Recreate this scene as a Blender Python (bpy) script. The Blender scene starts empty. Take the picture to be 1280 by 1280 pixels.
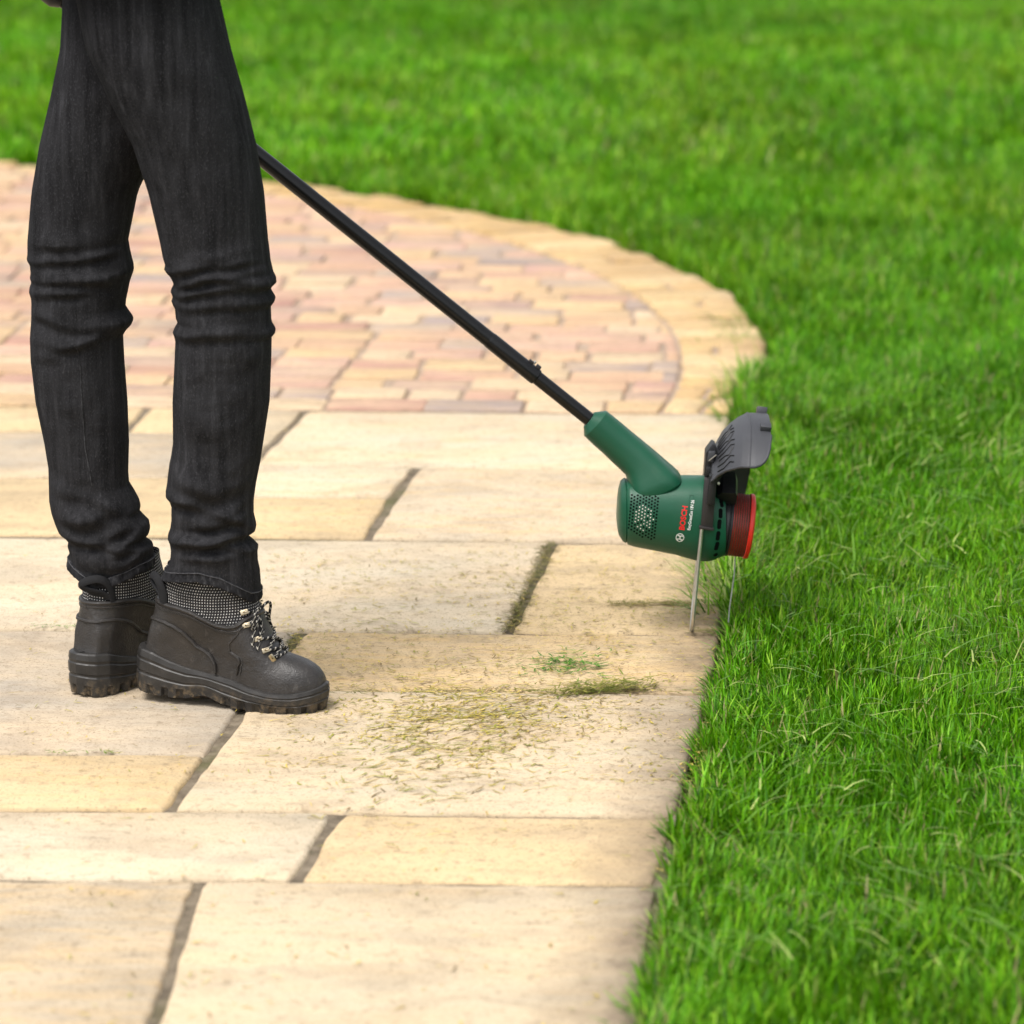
import bpy, bmesh, math, random
import numpy as np
from mathutils import Vector, Matrix
from mathutils.bvhtree import BVHTree
from mathutils import noise as mnoise

random.seed(7); rng = np.random.default_rng(7)
sc = bpy.context.scene
COL = sc.collection
R = math.radians

# ---------------------------------------------------------------- camera, world, sun, exposure
F, CAM_H = 4300.0, 1.355                       # focal length in photo pixels (1280 wide), camera height
PITCH = math.atan(969.0 / F)
cam_d = bpy.data.cameras.new('camera'); cam = bpy.data.objects.new('camera', cam_d); COL.objects.link(cam)
cam.location = (0, 0, CAM_H); cam.rotation_euler = (math.pi / 2 - PITCH, 0, 0)
cam_d.sensor_width = 36; cam_d.lens = F * 36 / 1280
cam_d.clip_start = 0.05; cam_d.clip_end = 400
cam_d.dof.use_dof = True; cam_d.dof.focus_distance = 5.02; cam_d.dof.aperture_fstop = 4.6
sc.camera = cam

SUN_EL, SUN_AZ = 62, 222                        # azimuth the light comes from: 0 = +Y, clockwise
w = bpy.data.worlds.new('World'); sc.world = w; w.use_nodes = True
nt = w.node_tree; nt.nodes.clear()
sky = nt.nodes.new('ShaderNodeTexSky'); sky.sky_type = 'NISHITA'; sky.sun_disc = False
sky.sun_elevation = R(SUN_EL); sky.sun_rotation = R(SUN_AZ); sky.air_density = 1.0; sky.dust_density = 4.0; sky.ozone_density = 1.0
bg = nt.nodes.new('ShaderNodeBackground'); bg.inputs['Strength'].default_value = 0.15
wo = nt.nodes.new('ShaderNodeOutputWorld')
hs = nt.nodes.new('ShaderNodeHueSaturation'); hs.inputs['Saturation'].default_value = 0.22   # white overcast rather than blue
nt.links.new(sky.outputs[0], hs.inputs['Color']); nt.links.new(hs.outputs[0], bg.inputs[0]); nt.links.new(bg.outputs[0], wo.inputs[0])
sl = bpy.data.lights.new('sun', 'SUN'); sl.energy = 1.6; sl.angle = R(26); sl.color = (1, 0.955, 0.90)
so = bpy.data.objects.new('sun', sl); COL.objects.link(so)
sd = Vector((math.sin(R(SUN_AZ)) * math.cos(R(SUN_EL)), math.cos(R(SUN_AZ)) * math.cos(R(SUN_EL)), math.sin(R(SUN_EL))))
so.rotation_euler = sd.to_track_quat('Z', 'Y').to_euler(); so.location = (0, 0, 8)
sc.view_settings.view_transform = 'Standard'; sc.view_settings.look = 'None'
sc.view_settings.gamma = 1; sc.view_settings.use_curve_mapping = False
sc.view_settings.exposure = 0.80
sc.render.engine = 'CYCLES'
try: sc.cycles.use_denoising = True
except Exception: pass

# ---------------------------------------------------------------- measuring helpers (photo pixel -> place)
SP, CP = math.sin(PITCH), math.cos(PITCH)
def ray(u, v):
    a = (u - 640) / F; b = -(v - 640) / F
    return Vector((a, CP + SP * b, -SP + CP * b))
def gnd(u, v, z=0.0):
    d = ray(u, v); t = (z - CAM_H) / d.z
    return Vector((d.x * t, d.y * t, z))
def at(u, v, Y):
    d = ray(u, v); t = Y / d.y
    return Vector((d.x * t, Y, CAM_H + d.z * t))

# ---------------------------------------------------------------- materials
def mat(name, rough=0.6, spec=0.5, metal=0.0):
    m = bpy.data.materials.new(name); m.use_nodes = True
    b = m.node_tree.nodes['Principled BSDF']
    b.inputs['Roughness'].default_value = rough; b.inputs['Metallic'].default_value = metal
    b.inputs['Specular IOR Level'].default_value = spec
    return m, m.node_tree, b
def N(t, kind, **kw):
    n = t.nodes.new('ShaderNode' + kind)
    for k, v in kw.items():
        if k in n.inputs: n.inputs[k].default_value = v
        else: setattr(n, k, v)
    return n
def ramp(t, src, stops):
    r = t.nodes.new('ShaderNodeValToRGB'); e = r.color_ramp.elements
    while len(e) < len(stops): e.new(0.5)
    for q, (p, c) in zip(e, stops): q.position = p; q.color = (*c, 1) if len(c) == 3 else c
    t.links.new(src, r.inputs[0]); return r.outputs[0]
def mixc(t, fac, a, b, mode='MIX'):
    n = t.nodes.new('ShaderNodeMix'); n.data_type = 'RGBA'; n.blend_type = mode
    for s, v in ((n.inputs[0], fac), (n.inputs[6], a), (n.inputs[7], b)):
        if hasattr(v, 'links') or isinstance(v, bpy.types.NodeSocket): t.links.new(v, s)
        elif isinstance(v, (int, float)): s.default_value = v
        else: s.default_value = (*v, 1)
    return n.outputs[2]
def bump(t, b, h, strength, dist):
    n = N(t, 'Bump', Strength=strength, Distance=dist); t.links.new(h, n.inputs['Height']); t.links.new(n.outputs[0], b.inputs['Normal'])
def noise(t, vec, scale, detail=6, rough=0.6, dist=0.0):
    n = N(t, 'TexNoise', Scale=scale, Detail=detail, Roughness=rough, Distortion=dist); t.links.new(vec, n.inputs['Vector']); return n.outputs[0]
def vscale(t, vec, s):
    n = N(t, 'Mapping'); n.inputs['Scale'].default_value = s; t.links.new(vec, n.inputs[0]); return n.outputs[0]
def pos(t): return N(t, 'NewGeometry').outputs['Position']
def math_n(t, op, a, b=None):
    n = t.nodes.new('ShaderNodeMath'); n.operation = op
    for s, v in zip(n.inputs, (a, b)):
        if v is None: continue
        if isinstance(v, bpy.types.NodeSocket): t.links.new(v, s)
        else: s.default_value = v
    return n.outputs[0]

def plain(name, col, rough=0.5, spec=0.5, metal=0.0, nscale=0, namt=0.3, bscale=0, bstr=0.2, bdist=0.001):
    m, t, b = mat(name, rough, spec, metal)
    tc = N(t, 'TexCoord').outputs['Object']
    if nscale:
        n = noise(t, tc, nscale, 5)
        lo = tuple(c * (1 - namt) for c in col); hi = tuple(c * (1 + namt) for c in col)
        t.links.new(ramp(t, n, [(0.3, lo), (0.7, hi)]), b.inputs['Base Color'])
    else: b.inputs['Base Color'].default_value = (*col, 1)
    if bscale: bump(t, b, noise(t, tc, bscale, 4), bstr, bdist)
    return m

LE0, LE1 = gnd(905, 793), gnd(860, 980)          # lawn edge line, used for the soil stain on the slab ends
def stone_mat(name, bump_d=0.0035, stain=True):
    m, t, b = mat(name, 0.9, 0.06)
    p = pos(t); oi = N(t, 'ObjectInfo'); base = oi.outputs['Color']
    # per stone offset so no two stones carry the same grain
    off = N(t, 'Combine' + 'XYZ'); sh = math_n(t, 'MULTIPLY', oi.outputs['Random'], 37.0); t.links.new(sh, off.inputs[0]); t.links.new(sh, off.inputs[1])
    va = t.nodes.new('ShaderNodeVectorMath'); va.operation = 'ADD'; t.links.new(p, va.inputs[0]); t.links.new(off.outputs[0], va.inputs[1]); q = va.outputs[0]
    big = noise(t, vscale(t, q, (2.2, 5, 5)), 1.5, 4, 0.55)
    c1 = mixc(t, ramp(t, big, [(0.35, (0, 0, 0)), (0.7, (1, 1, 1))]), base, mixc(t, 0.55, base, (0.60, 0.45, 0.28)))
    spot = noise(t, vscale(t, q, (1, 1.6, 1)), 6, 6, 0.65, 0.6)
    c1 = mixc(t, ramp(t, spot, [(0.37, (0.45, 0.45, 0.45)), (0.53, (0, 0, 0))]), c1, mixc(t, 0.65, c1, (0.20, 0.16, 0.12)))
    band = noise(t, vscale(t, q, (3, 16, 10)), 2.2, 6, 0.65, 0.8)
    bm_ = math_n(t, 'MULTIPLY', ramp(t, band, [(0.45, (0, 0, 0)), (0.70, (0.5, 0.5, 0.5))]), math_n(t, 'FRACT', math_n(t, 'MULTIPLY', oi.outputs['Random'], 7.3)))
    c2 = mixc(t, bm_, c1, (0.60, 0.39, 0.16))
    fine = noise(t, q, 55, 8, 0.7)
    c3 = mixc(t, ramp(t, fine, [(0.33, (0.6, 0.6, 0.6)), (0.46, (0, 0, 0))]), c2, (0.22, 0.17, 0.11))
    grit = noise(t, q, 260, 3, 0.6)
    c4 = mixc(t, ramp(t, grit, [(0.31, (0.85, 0.85, 0.85)), (0.42, (0, 0, 0))]), c3, (0.17, 0.13, 0.08))
    out = c4
    if stain:
        d = (LE1 - LE0).normalized(); nrm = Vector((d.y, -d.x, 0));
        if nrm.x > 0: nrm = -nrm
        vd = t.nodes.new('ShaderNodeVectorMath'); vd.operation = 'DOT_PRODUCT'
        vs = t.nodes.new('ShaderNodeVectorMath'); vs.operation = 'SUBTRACT'; vs.inputs[1].default_value = LE0
        t.links.new(p, vs.inputs[0]); t.links.new(vs.outputs[0], vd.inputs[0]); vd.inputs[1].default_value = nrm
        wob = math_n(t, 'MULTIPLY', math_n(t, 'SUBTRACT', noise(t, p, 9, 6, 0.7), 0.5), 0.16)
        dist = math_n(t, 'ADD', vd.outputs['Value'], wob)
        out = mixc(t, ramp(t, math_n(t, 'MULTIPLY', dist, 5.0), [(0.0, (0.8, 0.8, 0.8)), (0.2, (0.42, 0.42, 0.42)), (0.6, (0, 0, 0))]), c4, (0.13, 0.10, 0.075))
    t.links.new(out, b.inputs['Base Color'])
    h = math_n(t, 'ADD', math_n(t, 'MULTIPLY', noise(t, vscale(t, q, (1, 2.2, 1)), 11, 8, 0.62, 0.4), 1.0), math_n(t, 'MULTIPLY', noise(t, q, 120, 4), 0.22))
    bump(t, b, h, 0.55, bump_d * 3)
    return m
M_slab = stone_mat('riven_sandstone'); M_brick = stone_mat('sandstone_sett', 0.003, False); M_edge = stone_mat('yellow_sandstone', 0.006, False)

def joint_mat():
    m, t, b = mat('joint_mortar', 0.95, 0.1); p = pos(t)
    n = noise(t, p, 40, 8, 0.7); mo = noise(t, p, 7, 5)
    c = ramp(t, n, [(0.3, (0.07, 0.055, 0.04)), (0.6, (0.20, 0.165, 0.12)), (0.8, (0.30, 0.25, 0.19))])
    t.links.new(mixc(t, ramp(t, mo, [(0.5, (0, 0, 0)), (0.68, (0.55, 0.55, 0.55))]), c, (0.075, 0.085, 0.018)), b.inputs['Base Color'])
    bump(t, b, noise(t, p, 150, 6), 0.8, 0.004); return m
M_joint = joint_mat()
M_sand = plain('jointing_sand', (0.31, 0.235, 0.175), 0.95, 0.05, nscale=30, namt=0.35, bscale=200, bstr=0.5, bdist=0.002)
def soil_mat():
    m, t, b = mat('turf_soil', 1.0, 0.1); p = pos(t)
    c = ramp(t, noise(t, p, 60, 8, 0.7), [(0.35, (0.012, 0.014, 0.006)), (0.7, (0.035, 0.045, 0.014))])
    g = ramp(t, noise(t, p, 5, 6, 0.6), [(0.35, (0.03, 0.075, 0.01)), (0.7, (0.06, 0.14, 0.016))])
    ln = t.nodes.new('ShaderNodeSeparateXYZ'); t.links.new(p, ln.inputs[0])
    far = ramp(t, math_n(t, 'MAXIMUM', math_n(t, 'MULTIPLY', math_n(t, 'SUBTRACT', ln.outputs[1], 12.0), 0.1), math_n(t, 'SUBTRACT', ln.outputs[0], 2.4)), [(0, (0, 0, 0)), (1, (1, 1, 1))])
    t.links.new(mixc(t, far, c, g), b.inputs['Base Color']); bump(t, b, noise(t, p, 120, 6), 0.8, 0.006); return m
M_soil = soil_mat()
def grass_mat(name, rough=0.5, trans=0.35):
    m, t, b = mat(name, rough, 0.14)
    a = N(t, 'Attribute'); a.attribute_name = 'tint'
    t.links.new(a.outputs['Color'], b.inputs['Base Color'])
    tr = N(t, 'BsdfTranslucent'); t.links.new(mixc(t, 1.0, a.outputs['Color'], (1.05, 1.15, 0.35), 'MULTIPLY'), tr.inputs[0])
    mx = N(t, 'MixShader'); mx.inputs[0].default_value = trans
    t.links.new(b.outputs[0], mx.inputs[1]); t.links.new(tr.outputs[0], mx.inputs[2]); t.links.new(mx.outputs[0], t.nodes['Material Output'].inputs[0]); return m
M_grass = grass_mat('grass_blade', 0.42, 0.28); M_clip = grass_mat('cut_grass', 0.7, 0.15)

def denim_mat():
    m, t, b = mat('black_denim', 0.95, 0.05)
    tc = N(t, 'TexCoord').outputs['Object']
    st = noise(t, vscale(t, tc, (90, 90, 5)), 1.0, 6, 0.65)
    gr = noise(t, vscale(t, tc, (1, 1, 0.5)), 520, 2)
    bl = noise(t, tc, 9, 5, 0.6)
    c = ramp(t, st, [(0.3, (0.010, 0.010, 0.0108)), (0.58, (0.023, 0.0227, 0.0245)), (0.8, (0.048, 0.048, 0.052))])
    c = mixc(t, ramp(t, gr, [(0.55, (0, 0, 0)), (0.75, (0.6, 0.6, 0.6))]), c, (0.055, 0.055, 0.058))
    c = mixc(t, ramp(t, bl, [(0.5, (0, 0, 0)), (0.75, (0.35, 0.35, 0.35))]), c, (0.030, 0.030, 0.032))
    t.links.new(c, b.inputs['Base Color'])
    b.inputs['Sheen Weight'].default_value = 0.0; b.inputs['Sheen Roughness'].default_value = 0.5
    h = math_n(t, 'ADD', gr, math_n(t, 'MULTIPLY', noise(t, vscale(t, tc, (1, 1, 0.6)), 60, 6), 1.6))
    bump(t, b, h, 0.5, 0.002); return m
M_denim = denim_mat()
M_hem = plain('worn_denim_hem', (0.06, 0.06, 0.064), 0.95, 0.1, nscale=250, namt=0.6, bscale=500, bstr=0.6)
def hemband_mat():
    m, t, b = mat('worn_hem_band', 0.95, 0.05); tc = N(t, 'TexCoord').outputs['Object']
    n = noise(t, vscale(t, tc, (1, 1, 0.3)), 130, 6, 0.7)
    t.links.new(ramp(t, n, [(0.35, (0.008, 0.008, 0.009)), (0.55, (0.022, 0.022, 0.024)), (0.75, (0.085, 0.085, 0.09))]), b.inputs['Base Color'])
    bump(t, b, noise(t, tc, 260, 5), 0.6, 0.002); return m
M_hemband = hemband_mat()
def leather_mat():
    m, t, b = mat('black_boot_leather', 0.55, 0.45)
    tc = N(t, 'TexCoord').outputs['Object']
    c = ramp(t, noise(t, tc, 22, 8, 0.65), [(0.3, (0.014, 0.0125, 0.0115)), (0.58, (0.027, 0.0240, 0.0220)), (0.8, (0.055, 0.049, 0.044))])
    sc_ = noise(t, vscale(t, tc, (3, 1, 2)), 24, 3, 0.5, 2.5)
    c = mixc(t, ramp(t, sc_, [(0.64, (0, 0, 0)), (0.70, (0.22, 0.22, 0.22)), (0.76, (0, 0, 0))]), c, (0.12, 0.11, 0.10))
    t.links.new(c, b.inputs['Base Color'])
    t.links.new(ramp(t, noise(t, tc, 30, 5), [(0.3, (0.28,) * 3), (0.7, (0.52,) * 3)]), b.inputs['Roughness'])
    bump(t, b, math_n(t, 'ADD', noise(t, tc, 420, 3), math_n(t, 'MULTIPLY', noise(t, tc, 55, 6), 2.2)), 0.45, 0.0016); return m
M_leather = leather_mat()
def sole_mat():
    m, t, b = mat('muddy_rubber_sole', 0.45, 0.45)
    tc = N(t, 'TexCoord').outputs['Object']; sp = N(t, 'SeparateXYZ'); t.links.new(tc, sp.inputs[0])
    c = ramp(t, noise(t, tc, 35, 8, 0.7), [(0.3, (0.009, 0.0085, 0.008)), (0.7, (0.030, 0.028, 0.026))])
    low = ramp(t, math_n(t, 'MULTIPLY', sp.outputs[2], 25.0), [(0.15, (1, 1, 1)), (0.75, (0, 0, 0))])
    mud = ramp(t, noise(t, tc, 70, 6, 0.75), [(0.5, (0, 0, 0)), (0.62, (0.7, 0.7, 0.7))])
    t.links.new(mixc(t, mixc(t, 1.0, low, mud, 'MULTIPLY'), c, (0.16, 0.115, 0.065)), b.inputs['Base Color'])
    bump(t, b, noise(t, tc, 110, 6), 0.35, 0.0015); return m
M_sole = sole_mat()
def dots_mat():
    m, t, b = mat('dotted_boot_fabric', 0.85, 0.2)
    uv = N(t, 'UVMap').outputs[0]; sp = N(t, 'SeparateXYZ'); t.links.new(uv, sp.inputs[0])
    fx = math_n(t, 'FRACT', math_n(t, 'MULTIPLY', sp.outputs[0], 1 / 0.0040)); fy = math_n(t, 'FRACT', math_n(t, 'MULTIPLY', sp.outputs[1], 1 / 0.0042))
    dx = math_n(t, 'LESS_THAN', math_n(t, 'ABSOLUTE', math_n(t, 'SUBTRACT', fx, 0.5)), 0.19)
    dy = math_n(t, 'LESS_THAN', math_n(t, 'ABSOLUTE', math_n(t, 'SUBTRACT', fy, 0.5)), 0.20)
    k = math_n(t, 'MULTIPLY', dx, dy)
    va = ramp(t, noise(t, N(t, 'TexCoord').outputs['Object'], 60, 4), [(0.3, (0.28,) * 3), (0.7, (0.68, 0.66, 0.63))])
    t.links.new(mixc(t, k, (0.018, 0.018, 0.019), va), b.inputs['Base Color'])
    bump(t, b, math_n(t, 'MULTIPLY', k, 1.0), 0.5, 0.0008); return m
M_dots = dots_mat()
def lace_mat():
    m, t, b = mat('speckled_lace', 0.8, 0.2)
    uv = N(t, 'UVMap').outputs[0]; sp = N(t, 'SeparateXYZ'); t.links.new(uv, sp.inputs[0])
    ph = math_n(t, 'ADD', math_n(t, 'MULTIPLY', sp.outputs[1], 1 / 0.011), sp.outputs[0])
    k = math_n(t, 'LESS_THAN', math_n(t, 'FRACT', ph), 0.26)
    t.links.new(mixc(t, k, (0.014, 0.014, 0.014), (0.36, 0.34, 0.30)), b.inputs['Base Color']); return m
M_lace = lace_mat()
M_strap = plain('black_webbing', (0.012, 0.012, 0.013), 0.85, 0.2, bscale=600, bstr=0.5)
M_eyelet = plain('brass_steel_hook', (0.46, 0.39, 0.27), 0.3, 0.5, 1.0, nscale=80, namt=0.2)
M_stitch = plain('grey_thread', (0.05, 0.048, 0.045), 0.9, 0.1, nscale=300)
def green_mat():
    m, t, b = mat('dark_green_plastic', 0.38, 0.38); tc = N(t, 'TexCoord').outputs['Object']
    d = ramp(t, noise(t, tc, 28, 8, 0.7), [(0.55, (0, 0, 0)), (0.75, (0.22, 0.22, 0.22))])
    c = mixc(t, d, (0.006, 0.072, 0.036), (0.035, 0.075, 0.04))
    sp = ramp(t, noise(t, tc, 420, 3, 0.7), [(0.68, (0, 0, 0)), (0.74, (0.5, 0.5, 0.5))])
    t.links.new(mixc(t, sp, c, (0.10, 0.15, 0.09)), b.inputs['Base Color'])
    t.links.new(ramp(t, noise(t, tc, 35, 6, 0.7), [(0.3, (0.30,) * 3), (0.7, (0.48,) * 3)]), b.inputs['Roughness'])
    bump(t, b, noise(t, tc, 1100, 4), 0.3, 0.0006); return m
M_green = green_mat()
M_greend = plain('green_plastic_groove', (0.005, 0.055, 0.03), 0.55, 0.3, nscale=20, namt=0.1)
M_shaft = plain('black_coated_tube', (0.005, 0.005, 0.0055), 0.28, 0.35, nscale=60, namt=0.25, bscale=900, bstr=0.1, bdist=0.0004)
M_guard = plain('grey_black_plastic', (0.034, 0.035, 0.040), 0.48, 0.5, nscale=30, namt=0.12, bscale=700, bstr=0.2, bdist=0.0006)
M_black = plain('black_plastic', (0.009, 0.009, 0.010), 0.45, 0.4, nscale=50, namt=0.2, bscale=800, bstr=0.15, bdist=0.0005)
M_bracket = plain('brown_black_plastic', (0.022, 0.019, 0.019), 0.5, 0.4, nscale=60, namt=0.2)
M_hole = plain('vent_dark', (0.003, 0.004, 0.004), 0.9, 0.05, nscale=50)
M_pale = plain('painted_vent_glint', (0.55, 0.56, 0.48), 0.7, 0.2, nscale=80, namt=0.2)  # brightness seen through the middle vent holes, put into the colour
M_steel = plain('bright_steel_wire', (0.58, 0.58, 0.56), 0.42, 0.5, 1.0, nscale=40, namt=0.2)
M_red = plain('red_plastic_cap', (0.62, 0.022, 0.012), 0.38, 0.5, nscale=40, namt=0.12)
M_spool = plain('dark_red_spool', (0.24, 0.014, 0.010), 0.4, 0.45, nscale=60, namt=0.3)
M_line = plain('brown_nylon_line', (0.095, 0.055, 0.034), 0.28, 0.5, nscale=120, namt=0.3)
M_cut = plain('clear_grey_nylon', (0.30, 0.32, 0.30), 0.35, 0.5, nscale=100)
M_redink = plain('red_print', (0.68, 0.012, 0.014), 0.5, 0.4, nscale=90, namt=0.1)
M_white = plain('white_print', (0.75, 0.76, 0.72), 0.5, 0.4, nscale=90, namt=0.05)

# ---------------------------------------------------------------- mesh helpers
def link_mesh(name, me, m, parent=None):
    o = bpy.data.objects.new(name, me); COL.objects.link(o)
    if m is not None and len(me.materials) == 0: me.materials.append(m)
    if parent is not None: o.parent = parent
    return o
def tag(o, label=None, cat=None, group=None, kind=None):
    for k, v in (('label', label), ('category', cat), ('group', group), ('kind', kind)):
        if v: o[k] = v
    return o
def empty(name, loc=(0, 0, 0)):
    o = bpy.data.objects.new(name, None); COL.objects.link(o); o.location = loc; o.empty_display_size = 0.05; return o

class MB:
    def __init__(s): s.v = []; s.f = []; s.uv = []
    def add(s, vs, fs, uvs=None):
        b = len(s.v); s.v += [tuple(q) for q in vs]; s.f += [tuple(b + i for i in f) for f in fs]
        s.uv += uvs if uvs else [(0, 0)] * len(vs)
    def loft(s, rings, caps=(True, True), closed=True, uv=None):
        n = len(rings[0]); vs = [q for r in rings for q in r]; fs = []
        m = n if closed else n - 1
        for k in range(len(rings) - 1):
            for i in range(m):
                j = (i + 1) % n; fs.append((k * n + i, k * n + j, (k + 1) * n + j, (k + 1) * n + i))
        if closed and caps[0]: fs.append(tuple(range(n - 1, -1, -1)))
        if closed and caps[1]: fs.append(tuple((len(rings) - 1) * n + i for i in range(n)))
        s.add(vs, fs, uv)
    def tube(s, pts, r, n=8, caps=(True, True), flat=1.0, up=None):
        pts = [Vector(p) for p in pts]; rr = r if isinstance(r, (list, tuple)) else [r] * len(pts)
        rings, uvs, L = [], [], 0
        prev = up
        for i, p in enumerate(pts):
            t = (pts[min(i + 1, len(pts) - 1)] - pts[max(i - 1, 0)]).normalized()
            if prev is None: prev = Vector((0, 0, 1)) if abs(t.z) < 0.9 else Vector((1, 0, 0))
            a = (prev - t * prev.dot(t))
            if a.length < 1e-6: a = t.orthogonal()
            a.normalize(); b = t.cross(a); prev = a
            if i: L += (p - pts[i - 1]).length
            rings.append([p + a * (rr[i] * flat * math.cos(2 * math.pi * k / n)) + b * (rr[i] * math.sin(2 * math.pi * k / n)) for k in range(n)])
            uvs += [(k / n, L) for k in range(n)]
        s.loft(rings, caps, uv=uvs)
    def box(s, c, ax, ay, az, hx, hy, hz, bev=0.0):
        c = Vector(c); bm = bmesh.new(); bmesh.ops.create_cube(bm, size=2)
        for q in bm.verts: q.co = Vector((q.co.x * hx, q.co.y * hy, q.co.z * hz))
        if bev: bmesh.ops.bevel(bm, geom=bm.edges[:], offset=bev, segments=2, affect='EDGES', profile=0.5)
        bm.verts.index_update()
        s.add([c + ax * q.co.x + ay * q.co.y + az * q.co.z for q in bm.verts], [[q.index for q in f.verts] for f in bm.faces]); bm.free()
    def build(s, name, m, parent=None, smooth=True, angle=40, fixn=True, origin=None):
        me = bpy.data.meshes.new(name)
        vs = s.v if origin is None else [tuple(Vector(q) - Vector(origin)) for q in s.v]
        me.from_pydata(vs, [], s.f)
        ul = me.uv_layers.new(name='UVMap')
        li = np.zeros(len(me.loops), dtype=np.int32); me.loops.foreach_get('vertex_index', li)
        ul.data.foreach_set('uv', np.array(s.uv, dtype=np.float32)[li].ravel())
        if fixn:
            bm = bmesh.new(); bm.from_mesh(me); bmesh.ops.recalc_face_normals(bm, faces=bm.faces[:]); bm.to_mesh(me); bm.free()
        if smooth: me.shade_smooth(); me.set_sharp_from_angle(angle=R(angle))
        o = link_mesh(name, me, m, parent)
        if origin is not None: o.location = origin
        return o
def lerp_tab(tab, x):
    return float(np.interp(x, [a for a, _ in tab], [b for _, b in tab]))

# ================================================================ SETTING
# ground sheet to the horizon
def sheet(name, x0, y0, x1, y1, z, m):
    me = bpy.data.meshes.new(name); me.from_pydata([(x0, y0, z), (x1, y0, z), (x1, y1, z), (x0, y1, z)], [], [(0, 1, 2, 3)]); return link_mesh(name, me, m)
ground = tag(sheet('ground', -150, -60, 150, 300, -0.05, M_soil), 'dark turf soil under the lawn and paving', kind='structure')

C_IN, R_IN = Vector((-3.45, 7.706)), 3.829       # edge of the round sett area
C_OUT, R_OUT = Vector((-2.942, 7.908)), 3.516    # outer edge of its border
PA, PB = gnd(165, 508), gnd(885, 517)            # front of the setts / back of the slabs
ROW = (PB - PA).normalized(); ROWN = Vector((-ROW.y, ROW.x, 0))
def front_y(x): return PA.y + (x - PA.x) * ROW.y / ROW.x

# ---- slabs
EDGE_PX = [(930, 470), (915, 517), (913, 590), (908, 680), (905, 792), (889, 867), (860, 980), (848, 1020), (826, 1105), (735, 1545)]
EDGE = [gnd(*q) for q in EDGE_PX][::-1]
def edge_x(y): return float(np.interp(y, [e.y for e in EDGE], [e.x for e in EDGE]))
CREAM, WHITE, YEL, GREY, BEIGE = (0.48, 0.40, 0.285), (0.525, 0.45, 0.335), (0.505, 0.385, 0.225), (0.355, 0.31, 0.25), (0.445, 0.375, 0.28)
LX = -520
slabs = [
    ([(LX, 503.5), (186, 508), (157, 539), (LX, 536)], YEL), ([(186, 508), (301, 510), (270, 541), (157, 539)], YEL),
    ([(LX, 536), (270, 541), (213, 597), (LX, 595)], GREY), ([(301, 510), (382, 512.5), (297, 597), (213, 597)], CREAM),
    ([(LX, 595), (297, 597), (226, 669), (LX, 665)], YEL),
    ([(382, 512.5), (915, 517.5), (913, 588), (314, 579.5)], WHITE),
    ([(314, 579.5), (520.5, 584), (488.5, 621.5), (273, 620)], WHITE), ([(273, 620), (488.5, 621.5), (459.5, 672.5), (226, 669)], YEL),
    ([(520.5, 584), (913, 588), (908, 680), (459.5, 672.5)], BEIGE),
    ([(LX, 665), (691, 677.3), (636, 789.5), (LX, 783.5)], WHITE), ([(691, 677.3), (908, 680), (905, 792), (636, 789.5)], YEL),
    ([(LX, 783.5), (377, 787.5), (262, 943), (LX, 938.5)], GREY), ([(377, 787.5), (905, 792), (889, 867), (323, 860.5)], YEL),
    ([(323, 860.5), (889, 867), (848, 1020), (212, 1012)], CREAM), ([(LX, 938.5), (262, 943), (212, 1012), (LX, 1007)], YEL),
    ([(LX, 1007), (420, 1014.5), (369, 1100), (LX, 1093)], WHITE), ([(420, 1014.5), (848, 1020), (826, 1105), (369, 1100)], YEL),
    ([(LX, 1093), (250, 1098), (100, 1560), (LX, 1560)], BEIGE), ([(250, 1098), (826, 1105), (770, 1560), (100, 1560)], CREAM),
]
bed_pts = [gnd(LX, 500), gnd(912, 515), gnd(906, 590), gnd(902, 680), gnd(899, 790), gnd(882, 867), gnd(853, 980), gnd(764, 1560), gnd(LX, 1560)]
me = bpy.data.meshes.new('stone_patio'); me.from_pydata([(q.x, q.y, -0.0065) for q in bed_pts], [], [tuple(range(len(bed_pts)))])
patio = tag(link_mesh('stone_patio', me, M_joint), kind='structure')

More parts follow.
